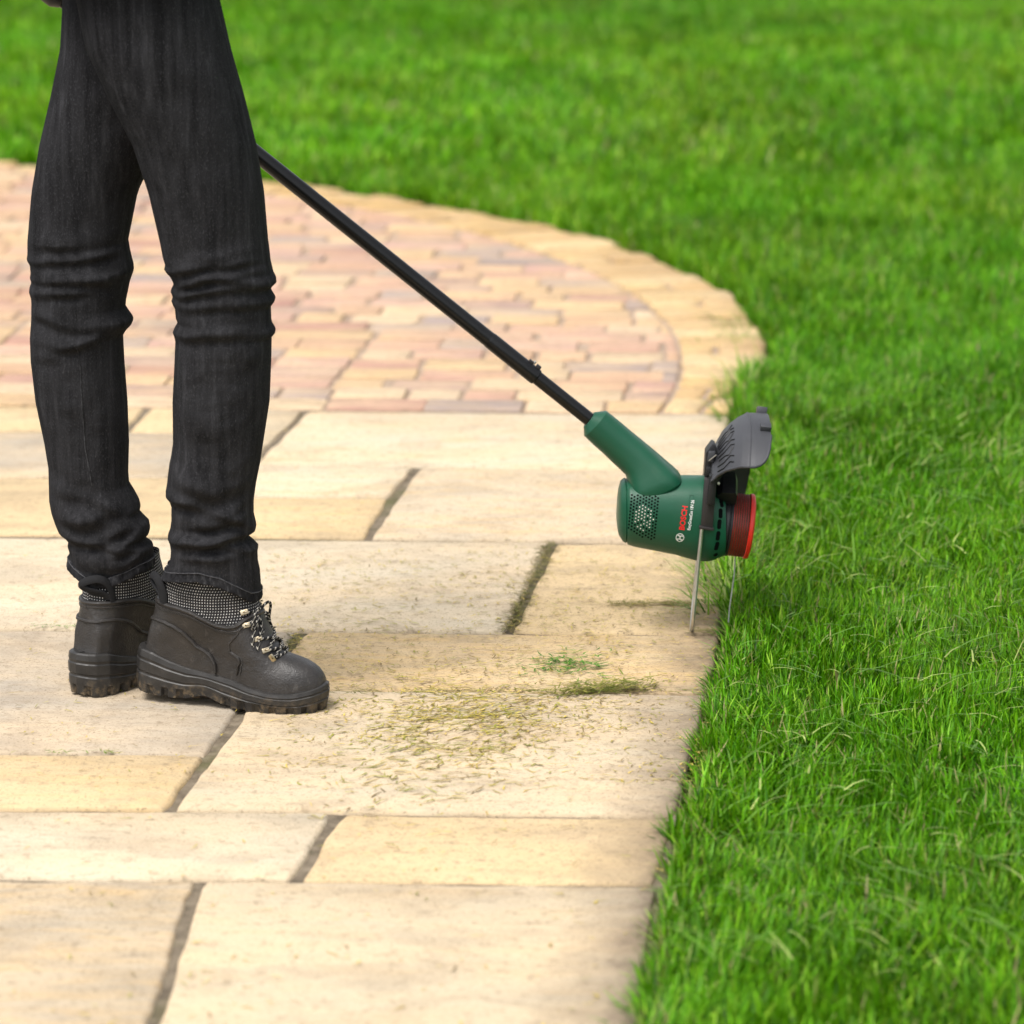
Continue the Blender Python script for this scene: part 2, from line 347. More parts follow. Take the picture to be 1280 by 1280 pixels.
def stone(name, poly, m, parent, half=0.005, wob=0.004, bev=0.006, depth=0.035, step=0.03, z=0.0, col=(1, 1, 1), seed=0.0, cross=None):
    """one flat stone: outline wobbled and worn, rounded shoulder, vertical sides"""
    c = sum(poly, Vector((0, 0, 0))) / len(poly)
    P = [Vector((q.x, q.y, 0)) for q in poly]; n = len(P)
    A = sum(P[i].x * P[(i + 1) % n].y - P[(i + 1) % n].x * P[i].y for i in range(n))
    if A < 0: P = P[::-1]
    ins = []; hv = lambda d: half if abs(d.y) > 0.35 or cross is None else cross
    for i in range(n):
        d0 = (P[i] - P[i - 1]).normalized(); d1 = (P[(i + 1) % n] - P[i]).normalized()
        n0 = Vector((-d0.y, d0.x, 0)); n1 = Vector((-d1.y, d1.x, 0)); b = (n0 + n1); b = b / max(0.5, b.dot(n0))
        h0, h1 = hv(d0), hv(d1); cr = max(0.3, d0.cross(d1).z)
        ins.append(P[i] + (d0 * -1 * 0 + n0 * 0) + ((n1 - n0 * n0.dot(n1)) / (cr * cr)) * (h1 - h0 * n0.dot(n1)) * 1.0 + n0 * h0)
    out = []
    for i in range(n):
        a, b = ins[i], ins[(i + 1) % n]; k = max(1, int((b - a).length / step))
        d = (b - a).normalized() if (b - a).length > 1e-6 else Vector((1, 0, 0)); nn = Vector((-d.y, d.x, 0))
        for j in range(k):
            q = a + (b - a) * (j / k)
            e = wob * (0.5 + mnoise.noise(Vector((q.x * 14 + seed, q.y * 14, seed))) + 0.6 * mnoise.noise(Vector((q.x * 45, q.y * 45 + seed, 3))))
            if j == 0: q = q + (c - q).normalized() * bev * 0.5
            out.append(q + nn * max(0.0, e))
    cc = sum(out, Vector((0, 0, 0))) / len(out)
    def ring(inset, zz, jit=0.0):
        r = []
        for q in out:
            d = (Vector((cc.x, cc.y, 0)) - q); d.normalize()
            r.append(Vector((q.x + d.x * inset, q.y + d.y * inset, zz + jit * mnoise.noise(Vector((q.x * 20, q.y * 20, seed))))))
        return r
    rings = [ring(0, -depth), ring(0, z - bev, bev * .35), ring(bev * 0.35, z - bev * 0.3, bev * .25), ring(bev * 1.1, z - 0.0004)]
    mb = MB(); mb.loft(rings, caps=(False, True))
    o = mb.build(name, m, parent, angle=60, origin=(cc.x, cc.y, 0)); o.color = (*col, 1); return o
for i, (q, c) in enumerate(slabs):
    j = 0.06 * (random.random() - 0.5)
    col = tuple(x * (1 + j) for x in c)
    stone('paving_slab', [gnd(*p) for p in q], M_slab, patio, half=0.0040, cross=0.0040, wob=0.0045, bev=0.008, z=random.uniform(-0.001, 0.002), col=col, seed=i * 3.1)

# ---- setts inside the circle, laid in straight rows, cut by the arc
arc = [C_IN + Vector((math.cos(t), math.sin(t))) * R_IN for t in np.linspace(-math.pi, math.pi, 240, endpoint=False)]
def clip_circle(poly):
    """clip against the inside of the circle (convex); returns new polygon"""
    out = []; n = len(poly)
    ins = lambda q: (q.xy - C_IN).length < R_IN
    for i in range(n):
        a, b = poly[i], poly[(i + 1) % n]
        if ins(a): out.append(a)
        if ins(a) != ins(b):
            lo, hi = (a, b) if ins(a) else (b, a)
            for _ in range(30):
                m_ = (lo + hi) / 2
                if ins(m_): lo = m_
                else: hi = m_
            out.append(lo)
    return out
BR = [(0.39, 0.235, 0.185), (0.43, 0.275, 0.185), (0.45, 0.315, 0.19), (0.42, 0.265, 0.225), (0.30, 0.205, 0.185), (0.27, 0.22, 0.21), (0.47, 0.36, 0.25), (0.35, 0.195, 0.165), (0.40, 0.25, 0.205)]
setts = []
o = Vector((PA.x, PA.y, 0)); yy = 0.006; row = 0
def in_view(q, pad): return abs(q.x) < q.y * 640 / F + pad
while yy < 4.4:
    hh = random.uniform(0.112, 0.130); x = -3.0 + random.uniform(0, 0.15)
    while x < 2.2:
        ww = random.choice((0.12, 0.16, 0.18, 0.20, 0.24)) * random.uniform(0.93, 1.07)
        cs = [o + ROW * (x + a) + ROWN * (yy + b) for a, b in ((0, 0), (ww, 0), (ww, hh), (0, hh))]
        mid = sum(cs, Vector((0, 0, 0))) / 4
        if in_view(mid, 0.45) and any((q.xy - C_IN).length < R_IN for q in cs):
            p = clip_circle(cs) if any((q.xy - C_IN).length >= R_IN for q in cs) else cs
            ar = 0.5 * abs(sum(p[i].x * p[(i + 1) % len(p)].y - p[(i + 1) % len(p)].x * p[i].y for i in range(len(p)))) if len(p) > 2 else 0
            if ar > 0.0012: setts.append((mid, p, x, ww, hh, p is cs))
        x += ww
    yy += hh; row += 1
setts.sort(key=lambda s: s[0].y + (5 if not in_view(s[0], 0.0) else 0))
bp = []
for t in np.linspace(-0.6, 1.75, 60):
    q = C_OUT + Vector((math.cos(t), math.sin(t))) * (R_OUT - 0.02)
    if q.y > front_y(q.x) + 0.005: bp.append((q.x, q.y, -0.0055))
bp += [(-3.3, 11.3, -0.0055), (-3.3, front_y(-3.3) + 0.003, -0.0055), (0.40, front_y(0.40) + 0.003, -0.0055)]
me = bpy.data.meshes.new('sett_paving'); me.from_pydata(bp, [], [tuple(range(len(bp)))])
path = tag(link_mesh('sett_paving', me, M_sand), kind='structure')
shared = {}
rest = MB(); rest_o = None
def sett_color():
    c = random.choice(BR); j = random.uniform(0.92, 1.08); return tuple(x * j for x in c)
for i, (mid, p, x, ww, hh, whole) in enumerate(setts[:299]):
    z = random.uniform(-0.003, 0.003)
    if whole:
        key = (round(ww * 40), round(hh * 100))
        ang = math.atan2(ROW.y, ROW.x)
        if key not in shared:
            w2, h2 = ww / 2, hh / 2
            ob = stone('brick', [Vector((a, b, 0)) for a, b in ((-w2, -h2), (w2, -h2), (w2, h2), (-w2, h2))], M_brick, path, 0.0020, 0.0013, 0.005, 0.03, 0.045, 0, seed=i)
            shared[key] = (ob.data, Vector(ob.location))
        else:
            ob = bpy.data.objects.new('brick', shared[key][0]); COL.objects.link(ob); ob.parent = path
        off = shared[key][1]; rot = Matrix.Rotation(ang, 3, 'Z')
        ob.location = mid + rot @ Vector((off.x, off.y, 0)); ob.location.z = z
        ob.rotation_euler = (random.uniform(-.008, .008), random.uniform(-.008, .008), ang)
    else:
        ob = stone('brick', p, M_brick, path, 0.002, 0.001, 0.006, 0.03, 0.05, z, seed=i)
    ob.color = (*sett_color(), 1)
if len(setts) > 299:
    mb = MB()
    for mid, p, *_ in setts[299:]:
        c = sum(p, Vector((0, 0, 0))) / len(p); zz = random.uniform(-0.002, 0.002)
        A = sum(p[k].x * p[(k + 1) % len(p)].y - p[(k + 1) % len(p)].x * p[k].y for k in range(len(p)))
        pp = p if A > 0 else p[::-1]
        r0 = [q + (c - q).normalized() * 0.004 for q in pp]; r1 = [q + (c - q).normalized() * 0.010 for q in pp]
        mb.loft([[Vector((q.x, q.y, -0.03)) for q in r0], [Vector((q.x, q.y, -0.006 + zz)) for q in r0], [Vector((q.x, q.y, zz)) for q in r1]], caps=(False, True))
    ob = mb.build('brick_field', M_brick, path, smooth=False); ob.color = (*BR[1], 1); tag(ob, kind='stuff')

# ---- border of yellow stones between the setts and the lawn
def clip_front(poly):
    out = []; n = len(poly); sd_ = lambda q: q.y - front_y(q.x) - 0.004
    for i in range(n):
        a, b = poly[i], poly[(i + 1) % n]
        if sd_(a) > 0: out.append(a)
        if (sd_(a) > 0) != (sd_(b) > 0): out.append(a + (b - a) * (sd_(a) / (sd_(a) - sd_(b))))
    return out
t = -0.42
while t < 1.60:
    dt = random.uniform(0.085, 0.15) / R_IN
    mid_t = t + dt / 2
    def ring_pt(tt, k):
        d = Vector((math.cos(tt), math.sin(tt))); a = C_IN + d * (R_IN - 0.002)
        rel = a - C_OUT; bq = rel.dot(d); disc = bq * bq - (rel.length_squared - R_OUT * R_OUT); L = -bq + math.sqrt(max(0, disc)) + 0.006
        q = a + d * (L * k); return Vector((q.x, q.y, 0))
    inner = ring_pt(mid_t, 0)
    if in_view(inner, 0.5):
        cuts = [0, random.uniform(0.4, 0.65), 1] if random.random() < 0.35 else [0, 1]
        cuts[-1] += random.uniform(-0.06, 0.10)
        for a, b in zip(cuts[:-1], cuts[1:]):
            p = [ring_pt(t, a), ring_pt(t, b), ring_pt(t + dt, b), ring_pt(t + dt, a)]
            if (p[1] - p[0]).length < 0.05: continue
            p = clip_front(p)
            if len(p) < 3 or abs(sum(p[k].x * p[(k + 1) % len(p)].y - p[(k + 1) % len(p)].x * p[k].y for k in range(len(p)))) < 0.006: continue
            j = random.uniform(0.86, 1.08); c = random.choice(((0.45, 0.295, 0.125), (0.48, 0.325, 0.15), (0.40, 0.265, 0.125), (0.51, 0.375, 0.20)))
            stone('edging_stone', p, M_edge, path, 0.003, 0.005, 0.012, 0.03, 0.035, random.uniform(-0.002, 0.011), tuple(x * j for x in c), seed=t * 50)
    t += dt

# ---- lawn: blades as one mesh of numpy-made strips
def strips(base, height, width, yaw, lean, curl, col, segs=3):
    """base (n,3); each blade is a tapering, bending strip"""
    n = len(base); k = segs + 1
    s = np.linspace(0, 1, k)
    dirx, diry = np.cos(yaw), np.sin(yaw)
    V = np.zeros((n, segs * 2 + 1, 3), dtype=np.float32)
    for i in range(k):
        a = lean + curl * s[i]
        hz = height * s[i] * np.cos(a * 0.75); hx = height * s[i] * np.sin(a * 0.85)
        c = base + np.stack([dirx * hx, diry * hx, hz], 1)
        if i < segs:
            wd = width * (1 - 0.55 * s[i] ** 2) * 0.5
            sv = np.stack([-diry * wd, dirx * wd, np.zeros(n)], 1)
            V[:, 2 * i] = c - sv; V[:, 2 * i + 1] = c + sv
        else: V[:, 2 * i] = c
    return V, col
def strips_mesh(name, parts, m):
    tv, tq, tt, tc = [], [], [], []; b = 0
    for V, col in parts:
        n, k, _ = V.shape; segs = (k - 1) // 2
        idx = (np.arange(n) * k)[:, None] + b
        for i in range(segs - 1): tq.append(np.concatenate([idx + 2 * i, idx + 2 * i + 1, idx + 2 * i + 3, idx + 2 * i + 2], 1))
        i = segs - 1; tt.append(np.concatenate([idx + 2 * i, idx + 2 * i + 1, idx + 2 * i + 2], 1))
        tv.append(V.reshape(-1, 3)); tc.append(np.repeat(col, k, 0)); b += n * k
    v = np.concatenate(tv); q = np.concatenate(tq) if tq else np.zeros((0, 4), int); t_ = np.concatenate(tt); c = np.concatenate(tc)
    me = bpy.data.meshes.new(name)
    me.vertices.add(len(v)); me.vertices.foreach_set('co', v.astype(np.float32).ravel())
    loops = np.concatenate([q.ravel(), t_.ravel()]).astype(np.int32)
    me.loops.add(len(loops)); me.loops.foreach_set('vertex_index', loops)
    starts = np.concatenate([np.arange(len(q)) * 4, len(q) * 4 + np.arange(len(t_)) * 3]).astype(np.int32)
    me.polygons.add(len(starts)); me.polygons.foreach_set('loop_start', starts)
    me.update(calc_edges=True); me.validate()
    at_ = me.color_attributes.new('tint', 'FLOAT_COLOR', 'POINT')
    at_.data.foreach_set('color', np.concatenate([c, np.ones((len(c), 1))], 1).astype(np.float32).ravel())
    me.shade_smooth()
    return link_mesh(name, me, m)
EY = np.array([e.y for e in EDGE]); EX = np.array([e.x for e in EDGE])
def vnoise(x, y, sc_, seed=0.0):
    """smooth value noise"""
    X, Y = x * sc_ + seed * 17.3, y * sc_ + seed * 7.7
    xi, yi = np.floor(X), np.floor(Y); fx, fy = X - xi, Y - yi; fx = fx * fx * (3 - 2 * fx); fy = fy * fy * (3 - 2 * fy)
    h = lambda a, b: np.mod(np.sin(a * 127.1 + b * 311.7 + seed * 74.7) * 43758.5453, 1.0)
    return (h(xi, yi) * (1 - fx) + h(xi + 1, yi) * fx) * (1 - fy) + (h(xi, yi + 1) * (1 - fx) + h(xi + 1, yi + 1) * fx) * fy
def on_lawn(x, y, pad=0.0):
    e = np.interp(y, EY, EX) + (vnoise(x * 0, y, 16, 2) - 0.5) * 0.035 + pad
    d = np.hypot(x - C_OUT.x, y - C_OUT.y)
    near = (y < 6.99) & (x > e + 0.007)
    wob = (vnoise(x, y, 9, 5) - 0.5) * 0.07
    return near | ((y >= 6.99) & (d > R_OUT + 0.015 + wob + pad))
def scatter(n, y0, y1, pad):
    y = np.sqrt(rng.uniform(y0 * y0, y1 * y1, n)); x = rng.uniform(-1, 1, n) * (y * 640 / F + pad)
    return x, y
def greens(n, x, y):
    a = np.array([[0.066, 0.205, 0.004], [0.100, 0.268, 0.005], [0.142, 0.310, 0.009], [0.028, 0.098, 0.004], [0.225, 0.375, 0.032]])
    c = a[rng.choice(5, n, p=[0.30, 0.32, 0.18, 0.14, 0.06])] * rng.uniform(0.6, 1.35, (n, 1))
    pt = vnoise(x, y, 2.2, 3)[:, None] * 0.5 + vnoise(x, y, 7, 4)[:, None] * 0.5
    pb = vnoise(x, y, 0.9, 41)[:, None]; c = c * np.array([[1, 1, 1]]) * (0.82 + 0.3 * pb)
    c[:, 0] *= 0.85 + 0.35 * vnoise(x, y, 1.6, 43)
    return c * (0.90 + 0.6 * pt)
parts = []
def lawn(y0, y1, dens, hgt, wid, segs, pad=0.45, only=None):
    area = (y1 * y1 - y0 * y0) * 640 / F + 2 * pad * (y1 - y0)
    x, y = scatter(int(area * dens), y0, y1, pad)
    k = on_lawn(x, y)
    if only is not None: k &= only(x, y)
    x, y = x[k], y[k]; n = len(x)
    cl = vnoise(x, y, 11, 1); cl2 = vnoise(x, y, 30, 8)
    h = hgt * (0.55 + 0.5 * cl + 0.25 * cl2) * rng.uniform(0.65, 1.3, n)
    yaw = rng.uniform(0, 2 * math.pi, n); fl = vnoise(x, y, 3.0, 6) * 9 + vnoise(x, y, 8.0, 9) * 3
    pick = rng.random(n) < 0.35; yaw = np.where(pick, fl + rng.normal(0, 0.5, n), yaw)
    lean = np.abs(rng.normal(0.12, 0.22, n)) + 0.5 * (cl > 0.72); curl = rng.uniform(0.0, 0.9, n)
    col = greens(n, x, y)
    dry = rng.random(n) < 0.04; col[dry] = np.array([0.30, 0.28, 0.12]) * rng.uniform(0.7, 1.2, (dry.sum(), 1))
    parts.append(strips(np.stack([x, y, np.full(n, -0.03) + 0.006 * rng.random(n)], 1), h + 0.03, wid * rng.uniform(0.7, 1.35, n), yaw, lean, curl, col, segs))
lawn(3.35, 6.2, 34000, 0.033, 0.0035, 3)
lawn(6.2, 8.2, 24000, 0.037, 0.0042, 3)
lawn(8.2, 11.0, 8000, 0.050, 0.0065, 2)
lawn(11.0, 20.0, 2600, 0.055, 0.012, 2)
lawn(2.6, 11.0, 5500, 0.038, 0.0060, 2, 3.0, lambda x, y: (x > y * 640 / F + 0.45) | (y < 3.35))   # lawn beside the view
lawn(11.0, 26.0, 700, 0.055, 0.020, 2, 5.0, lambda x, y: (np.abs(x) > y * 640 / F + 0.45) | (y > 20))
# lying long blades and pale straws on top of the lawn
def lying(n, y0, y1, L, wid, pale, z):
    x, y = scatter(n * 3, y0, y1, 0.2); k = on_lawn(x, y, 0.03); x, y = x[k], y[k]; m_ = len(x)
    yaw = vnoise(x, y, 2.0, 12) * 8 + rng.normal(0, 0.7, m_)
    col = np.array([0.30, 0.36, 0.11])[None] * rng.uniform(0.6, 1.5, (m_, 1)) if pale else np.array([0.10, 0.21, 0.025])[None] * rng.uniform(0.7, 1.3, (m_, 1))
    parts.append(strips(np.stack([x, y, z * rng.uniform(0.5, 1.25, m_)], 1), L * rng.uniform(0.5, 1.4, m_), wid * rng.uniform(0.6, 1.3, m_), yaw, rng.uniform(1.25, 1.75, m_), rng.uniform(0.1, 0.7, m_), col, 3))
lying(420, 3.6, 7.2, 0.05, 0.0024, True, 0.026); lying(900, 3.6, 7.2, 0.075, 0.0034, False, 0.022)
# longer ragged tufts along the edge, leaning over the stones (uncut ones by the trimmer head and at the border)
def tuft(u, v, n, rad, hgt, lean_mu, pale=0.35, face=None):
    c = gnd(u, v)
    x = c.x + rng.normal(0, rad, n); y = c.y + rng.normal(0, rad * 1.6, n)
    yaw = rng.uniform(0, 2 * math.pi, n) if face is None else rng.normal(face, 0.9, n)
    col = greens(n, x, y) * 1.05; d = rng.random(n) < pale; col[d] = np.array([0.28, 0.34, 0.11]) * rng.uniform(0.7, 1.3, (d.sum(), 1))
    parts.append(strips(np.stack([x, y, np.full(n, -0.03)], 1), hgt * rng.uniform(0.5, 1.2, n) + 0.03, 0.0028 * rng.uniform(0.7, 1.3, n), yaw, np.abs(rng.normal(lean_mu, 0.3, n)), rng.uniform(0.2, 1.1, n), col, 3))
for q in ((916, 712, 90, .018, .085, .5), (913, 735, 120, .02, .09, .6, .4, 2.6), (908, 760, 110, .018, .07, .7, .4, 3.0), (925, 705, 130, .03, .10, .4), (945, 720, 90, .03, .06, .6, .25, 0.3), (915, 690, 60, .02, .08, .6), (930, 500, 160, .03, .075, .3, .1), (918, 520, 60, .018, .06, .4, .1, 3.1), (945, 480, 160, .03, .09, .4), (935, 405, 120, .04, .05, .6, .3, 3.1), (925, 425, 80, .03, .05, .7, .3, 3.1), (975, 700, 80, .04, .055, .6, .2, 0.4)):
    tuft(*q)
# fringe right along the slab ends
ye = rng.uniform(3.4, 6.9, 7000); xe = np.interp(ye, EY, EX) + (vnoise(ye * 0, ye, 16, 2) - 0.5) * 0.035 + 0.010 + np.abs(rng.normal(0.0, 0.014, 7000)); ne = 7000
ce = greens(ne, xe, ye); d = rng.random(ne) < 0.5; ce[d] = np.array([0.27, 0.30, 0.10]) * rng.uniform(0.5, 1.3, (d.sum(), 1)); 
parts.append(strips(np.stack([xe, ye, np.full(ne, -0.03)], 1), rng.uniform(0.03, 0.058, ne), 0.0026 * rng.uniform(0.6, 1.3, ne), rng.normal(math.pi, 1.6, ne), np.abs(rng.normal(0.2, 0.3, ne)), rng.uniform(0.1, 1.0, ne), ce, 3))
tag(strips_mesh('grass', parts, M_grass), 'bright green lawn grass along the edge of the paving', 'grass', kind='stuff')

# ---- grass clippings lying on the slabs
cp = []
def clips(n, pts_fn, L=(0.006, 0.026), wid=0.0014, colr=((0.32, 0.27, 0.045), (0.40, 0.31, 0.07), (0.23, 0.23, 0.035), (0.42, 0.31, 0.10), (0.18, 0.13, 0.05)), z=(0.001, 0.004), yaw=None):
    P = np.array([tuple(q) for q in (gnd(*pts_fn()) for _ in range(n))]); P[:, 2] = rng.uniform(z[0], z[1], n)
    keep = (P[:, 0] < np.interp(P[:, 1], EY, EX) + 0.01) & (rng.random(n) < 0.25 + 1.5 * (vnoise(P[:, 0], P[:, 1], 14, 31) * vnoise(P[:, 0], P[:, 1], 4.5, 33) * 2.2 - 0.25).clip(0, 1))
    P = P[keep]; m_ = len(P)
    yw = rng.uniform(0, 2 * math.pi, m_) if yaw is None else rng.normal(yaw, 0.7, m_) + math.pi * rng.integers(0, 2, m_)
    cc = np.array(colr)[rng.integers(0, len(colr), m_)] * rng.uniform(0.8, 1.5, (m_, 1))
    lean = rng.uniform(1.7, 1.95, m_)
    V, c = strips(P, rng.uniform(L[0], L[1], m_), wid * rng.uniform(0.5, 1.3, m_), yw, lean, rng.uniform(-0.05, 0.2, m_), cc, 3)
    # sideways bend so that they read as curved cuttings
    b = rng.normal(0, 0.006, m_)[:, None] * (np.linspace(0, 1, 7)[None] - 0.5) ** 2 * 2
    V[:, :, 0] += (-np.sin(yw))[:, None] * b; V[:, :, 1] += np.cos(yw)[:, None] * b
    V[:, :, 2] = np.maximum(V[:, :, 2] * 0.15 + P[:, 2][:, None] * 0.85, 0.0012); cp.append((V, c))
G = random.gauss; U = random.uniform
clips(3800, lambda: (U(330, 900), U(685, 985)))
clips(700, lambda: (U(640, 900), U(690, 980)), L=(.006, .02))
clips(550, lambda: (G(600, 130), G(900, 50)))
clips(350, lambda: (U(20, 420), U(690, 985)), L=(.006, .02))
clips(220, lambda: (U(-60, 900), U(985, 1290)))
clips(260, lambda: (U(330, 900), U(520, 690)), L=(.006, .018))
def band():
    k = random.random(); return (G(490 + 110 * k, 60), G(1000 - 125 * k, 24))
clips(1150, band, L=(.008, .036), wid=.0017, yaw=0.25)
clips(420, lambda: (G(545, 55), G(950, 17)), L=(.010, .04), wid=.0019, yaw=0.3, colr=((0.19, 0.20, 0.04), (0.25, 0.24, 0.05), (0.30, 0.22, 0.07)))
clips(260, lambda: (G(590, 60), G(893, 17)), L=(.010, .036), wid=.0018, yaw=0.2)
def heap():
    u = G(757, 34); return (u, 862 - 0.06 * (u - 757) + G(2, 3.0))
clips(460, heap, L=(.012, .035), wid=.0022, z=(0.001, 0.014), yaw=0.35, colr=((0.16, 0.165, 0.03), (0.22, 0.20, 0.05), (0.12, 0.14, 0.025)))
clips(130, lambda: (G(712, 26), G(832, 7)), L=(.012, .03), wid=.0024, z=(.001, .008), colr=((0.07, 0.19, 0.02), (0.11, 0.22, 0.03), (0.05, 0.14, 0.02)))
clips(45, lambda: (G(672, 22), G(835, 10)), L=(.01, .022), colr=((0.07, 0.18, 0.03), (0.10, 0.20, 0.04)))
clips(230, lambda: (U(765, 870), 755 + G(0, 2.0)), L=(.01, .03), yaw=0.05, colr=((0.17, 0.16, 0.04), (0.2, 0.17, 0.05)))
clips(160, lambda: (U(865, 905), 790 + G(0, 1.3)), L=(.01, .025), yaw=0.05, colr=((0.13, 0.14, 0.03), (0.2, 0.17, 0.05)))
def jd():
    k = U(0, 1); return (690 - 55 * k + G(0, 4), 677 + 112 * k)
clips(700, jd, L=(.008, .026), z=(-.006, .001), colr=((0.15, 0.13, 0.04), (0.22, 0.18, 0.06), (0.10, 0.11, 0.03)))
def je():
    k = U(0, 1); return (377 - 30 * k + G(0, 4), 787 + 42 * k)
clips(160, je, L=(.008, .024), z=(-.006, .001), colr=((0.15, 0.13, 0.04), (0.22, 0.18, 0.06), (0.10, 0.11, 0.03)))
clips(320, lambda: (U(410, 890), U(862, 866)), L=(.008, .022), z=(-.005, .002), yaw=0.0, colr=((0.13, 0.13, 0.03), (0.19, 0.16, 0.05)))
clips(60, lambda: (U(33, 95), 784 + G(0, 1)), L=(.006, .014), colr=((0.06, 0.16, 0.02), (0.10, 0.20, 0.03)))
clips(60, lambda: (U(60, 150), 942 + G(0, 1.2)), L=(.008, .02), colr=((0.12, 0.17, 0.03), (0.2, 0.2, 0.05)))
tag(strips_mesh('grass_clippings', cp, M_clip), 'olive and yellow grass clippings strewn over the pale slabs', 'clippings', kind='stuff')

# ================================================================ STRING TRIMMER
Y0 = gnd(865, 787).y
TR = tag(empty('grass_trimmer', gnd(865, 787)), 'green cordless grass trimmer with black shaft and red spool, held at the lawn edge', 'grass trimmer')
PX = (at(866, 660, Y0) - at(865, 660, Y0)).length       # metres per photo pixel at the trimmer
def place(o):
    """parent a part built in world coordinates to the trimmer's base"""
    o.parent = TR; o.matrix_parent_inverse = Matrix.Translation(TR.location).inverted(); return o
def tp(u, v, d=0.0):
    """point on the trimmer's own upright plane; d in pixels towards the viewer"""
    p = at(u, v, Y0); return p + Vector((0, -d * PX, 0))
# housing
TOP = [(770.5, 640), (771.5, 625), (773, 612), (776, 602), (780, 599), (786, 597.5), (820, 596), (854, 595.5), (878, 595.5), (888, 598), (897, 604), (905, 612)]
BOT = [(770.5, 650), (771.5, 660), (773, 667), (778, 675), (784, 678.5), (791, 681), (842, 691), (860, 696), (870, 699), (883, 700), (892, 698), (905, 692)]
HD = [(770.5, 10), (771.5, 22), (773, 29), (776, 35), (782, 40), (786, 43), (800, 45), (860, 46), (890, 45), (905, 41)]
def sup(c, s): return math.copysign(abs(c) ** s, c)
def housing_ring(u, n=64, grow=0.0):
    t_, b_, d_ = lerp_tab(TOP, u), lerp_tab(BOT, u), lerp_tab(HD, u) + grow; c_ = (t_ + b_) / 2; h_ = (b_ - t_) / 2 + grow
    r = []
    for k in range(n):
        a = 2 * math.pi * k / n
        r.append(tp(u, c_ - h_ * sup(math.cos(a), 0.82), d_ * sup(math.sin(a), 0.82)))
    return r
us = [770.5, 771, 771.8, 773, 774.5, 776, 778, 780, 781.5, 782.5, 783.2, 784.2] + list(np.linspace(787, 904, 34)) + [905]
mb = MB(); mb.loft([housing_ring(u, grow=(-1.6 if 781.8 < u < 783.5 else 0)) for u in us])
H = place(mb.build('motor_housing', M_green, smooth=True, angle=50))
# neck, growing out of the housing
mb = MB()
def section(c, ang, ra, rd, n=48, p=0.95):
    """ring around the shaft direction; ang in degrees, ra in-plane radius, rd depth radius"""
    nx, nv = math.sin(R(ang)), -math.cos(R(ang)); r = []
    for k in range(n):
        a = 2 * math.pi * k / n
        r.append(tp(c[0] + nx * ra * sup(math.cos(a), p), c[1] + nv * ra * sup(math.cos(a), p), rd * sup(math.sin(a), p)))
    return r
NK = [((743.5, 515.5), (729.5, 533.5), 11.5), ((758.3, 514), (730, 544.2), 20.3), ((769, 522.5), (741, 555), 21), ((780, 531.5), (753, 565.5), 22), ((791, 541), (765, 577), 23.5), ((802, 550), (775, 586), 25.5), ((813, 559.5), (781.5, 592), 28), ((824, 569), (783.5, 598), 31), ((834, 578), (784.5, 605), 34), ((843, 586), (785.5, 612), 37.5), ((849, 592), (788, 618), 38.5), ((852, 597), (796, 624), 37), ((852, 604), (806, 627), 31)]
def pair_ring(p, q, rd, n=72):
    r = []; ex = 0.92 - 0.34 * max(0, min(1, (p[1] - 530) / 60))
    for k in range(n):
        a = 2 * math.pi * k / n; c_ = sup(math.cos(a), ex); r.append(tp((p[0] + q[0]) / 2 + (p[0] - q[0]) / 2 * c_, (p[1] + q[1]) / 2 + (p[1] - q[1]) / 2 * c_, rd * sup(math.sin(a), ex)))
    return r
mb.loft([pair_ring(*q) for q in NK]); NECK = place(mb.build('neck', M_green, angle=24))
# shaft: lower tube, wider sleeve and upper tube that rises past the far side of the person
mb = MB(); d0 = Vector((-277, -221)).normalized()
def along(s): return tp(737 + d0.x * s, 524.5 + d0.y * s)
mb.tube([along(-8), along(95)], 8.7 * PX, 28); place(mb.build('lower_tube', M_shaft))
mb = MB(); mb.tube([along(84), along(85), along(88), along(158), along(161)], [8.8 * PX, 10.2 * PX, 10.5 * PX, 10.5 * PX, 9.8 * PX], 28); S_ = place(mb.build('clamp_sleeve', M_shaft))
mb = MB(); mb.tube([along(157), along(860)], 9.9 * PX, 28); place(mb.build('upper_tube', M_shaft))
mb = MB(); mb.tube([along(840), along(850), along(900), along(985), along(1000)], [11 * PX, 17 * PX, 19 * PX, 19 * PX, 14 * PX], 24); place(mb.build('grip', M_black))
mb = MB(); nx = Vector((-d0.y, d0.x)); nx = nx if nx.y < 0 else -nx
def offa(s, o_, d=0): return tp(737 + d0.x * s + nx.x * o_, 524.5 + d0.y * s + nx.y * o_, d)
AX = (along(100) - along(0)).normalized(); AN = (offa(0, 10) - along(0)).normalized()
for s_, h_ in ((91, 3.2), (102, 2.2)): mb.box(offa(s_, 10.6), AX, Vector((0, 1, 0)), AN, 3.2 * PX, 4 * PX, h_ * PX, 0.0008)
place(mb.build('release_button', M_bracket))
mb = MB(); mb.tube([offa(98, 11), offa(98, 15.0)], 1.6 * PX, 10); place(mb.build('locking_pin', M_steel))

bvh = BVHTree.FromPolygons([tuple(v.co) for v in H.data.vertices], [tuple(p.vertices) for p in H.data.polygons])
bvh_n = BVHTree.FromPolygons([tuple(v.co) for v in NECK.data.vertices], [tuple(p.vertices) for p in NECK.data.polygons])
def onto(u, v, lift):
    """point on the housing's near side where the upright-plane point (u, v) is seen, square to the plane"""
    p = tp(u, v, 120); hit = bvh.ray_cast(p, Vector((0, 1, 0)))
    if hit[0] is None: return tp(u, v, 40), Vector((0, -1, 0))
    n_ = hit[1] if hit[1].y < 0 else -hit[1]
    return hit[0] + n_ * lift, n_
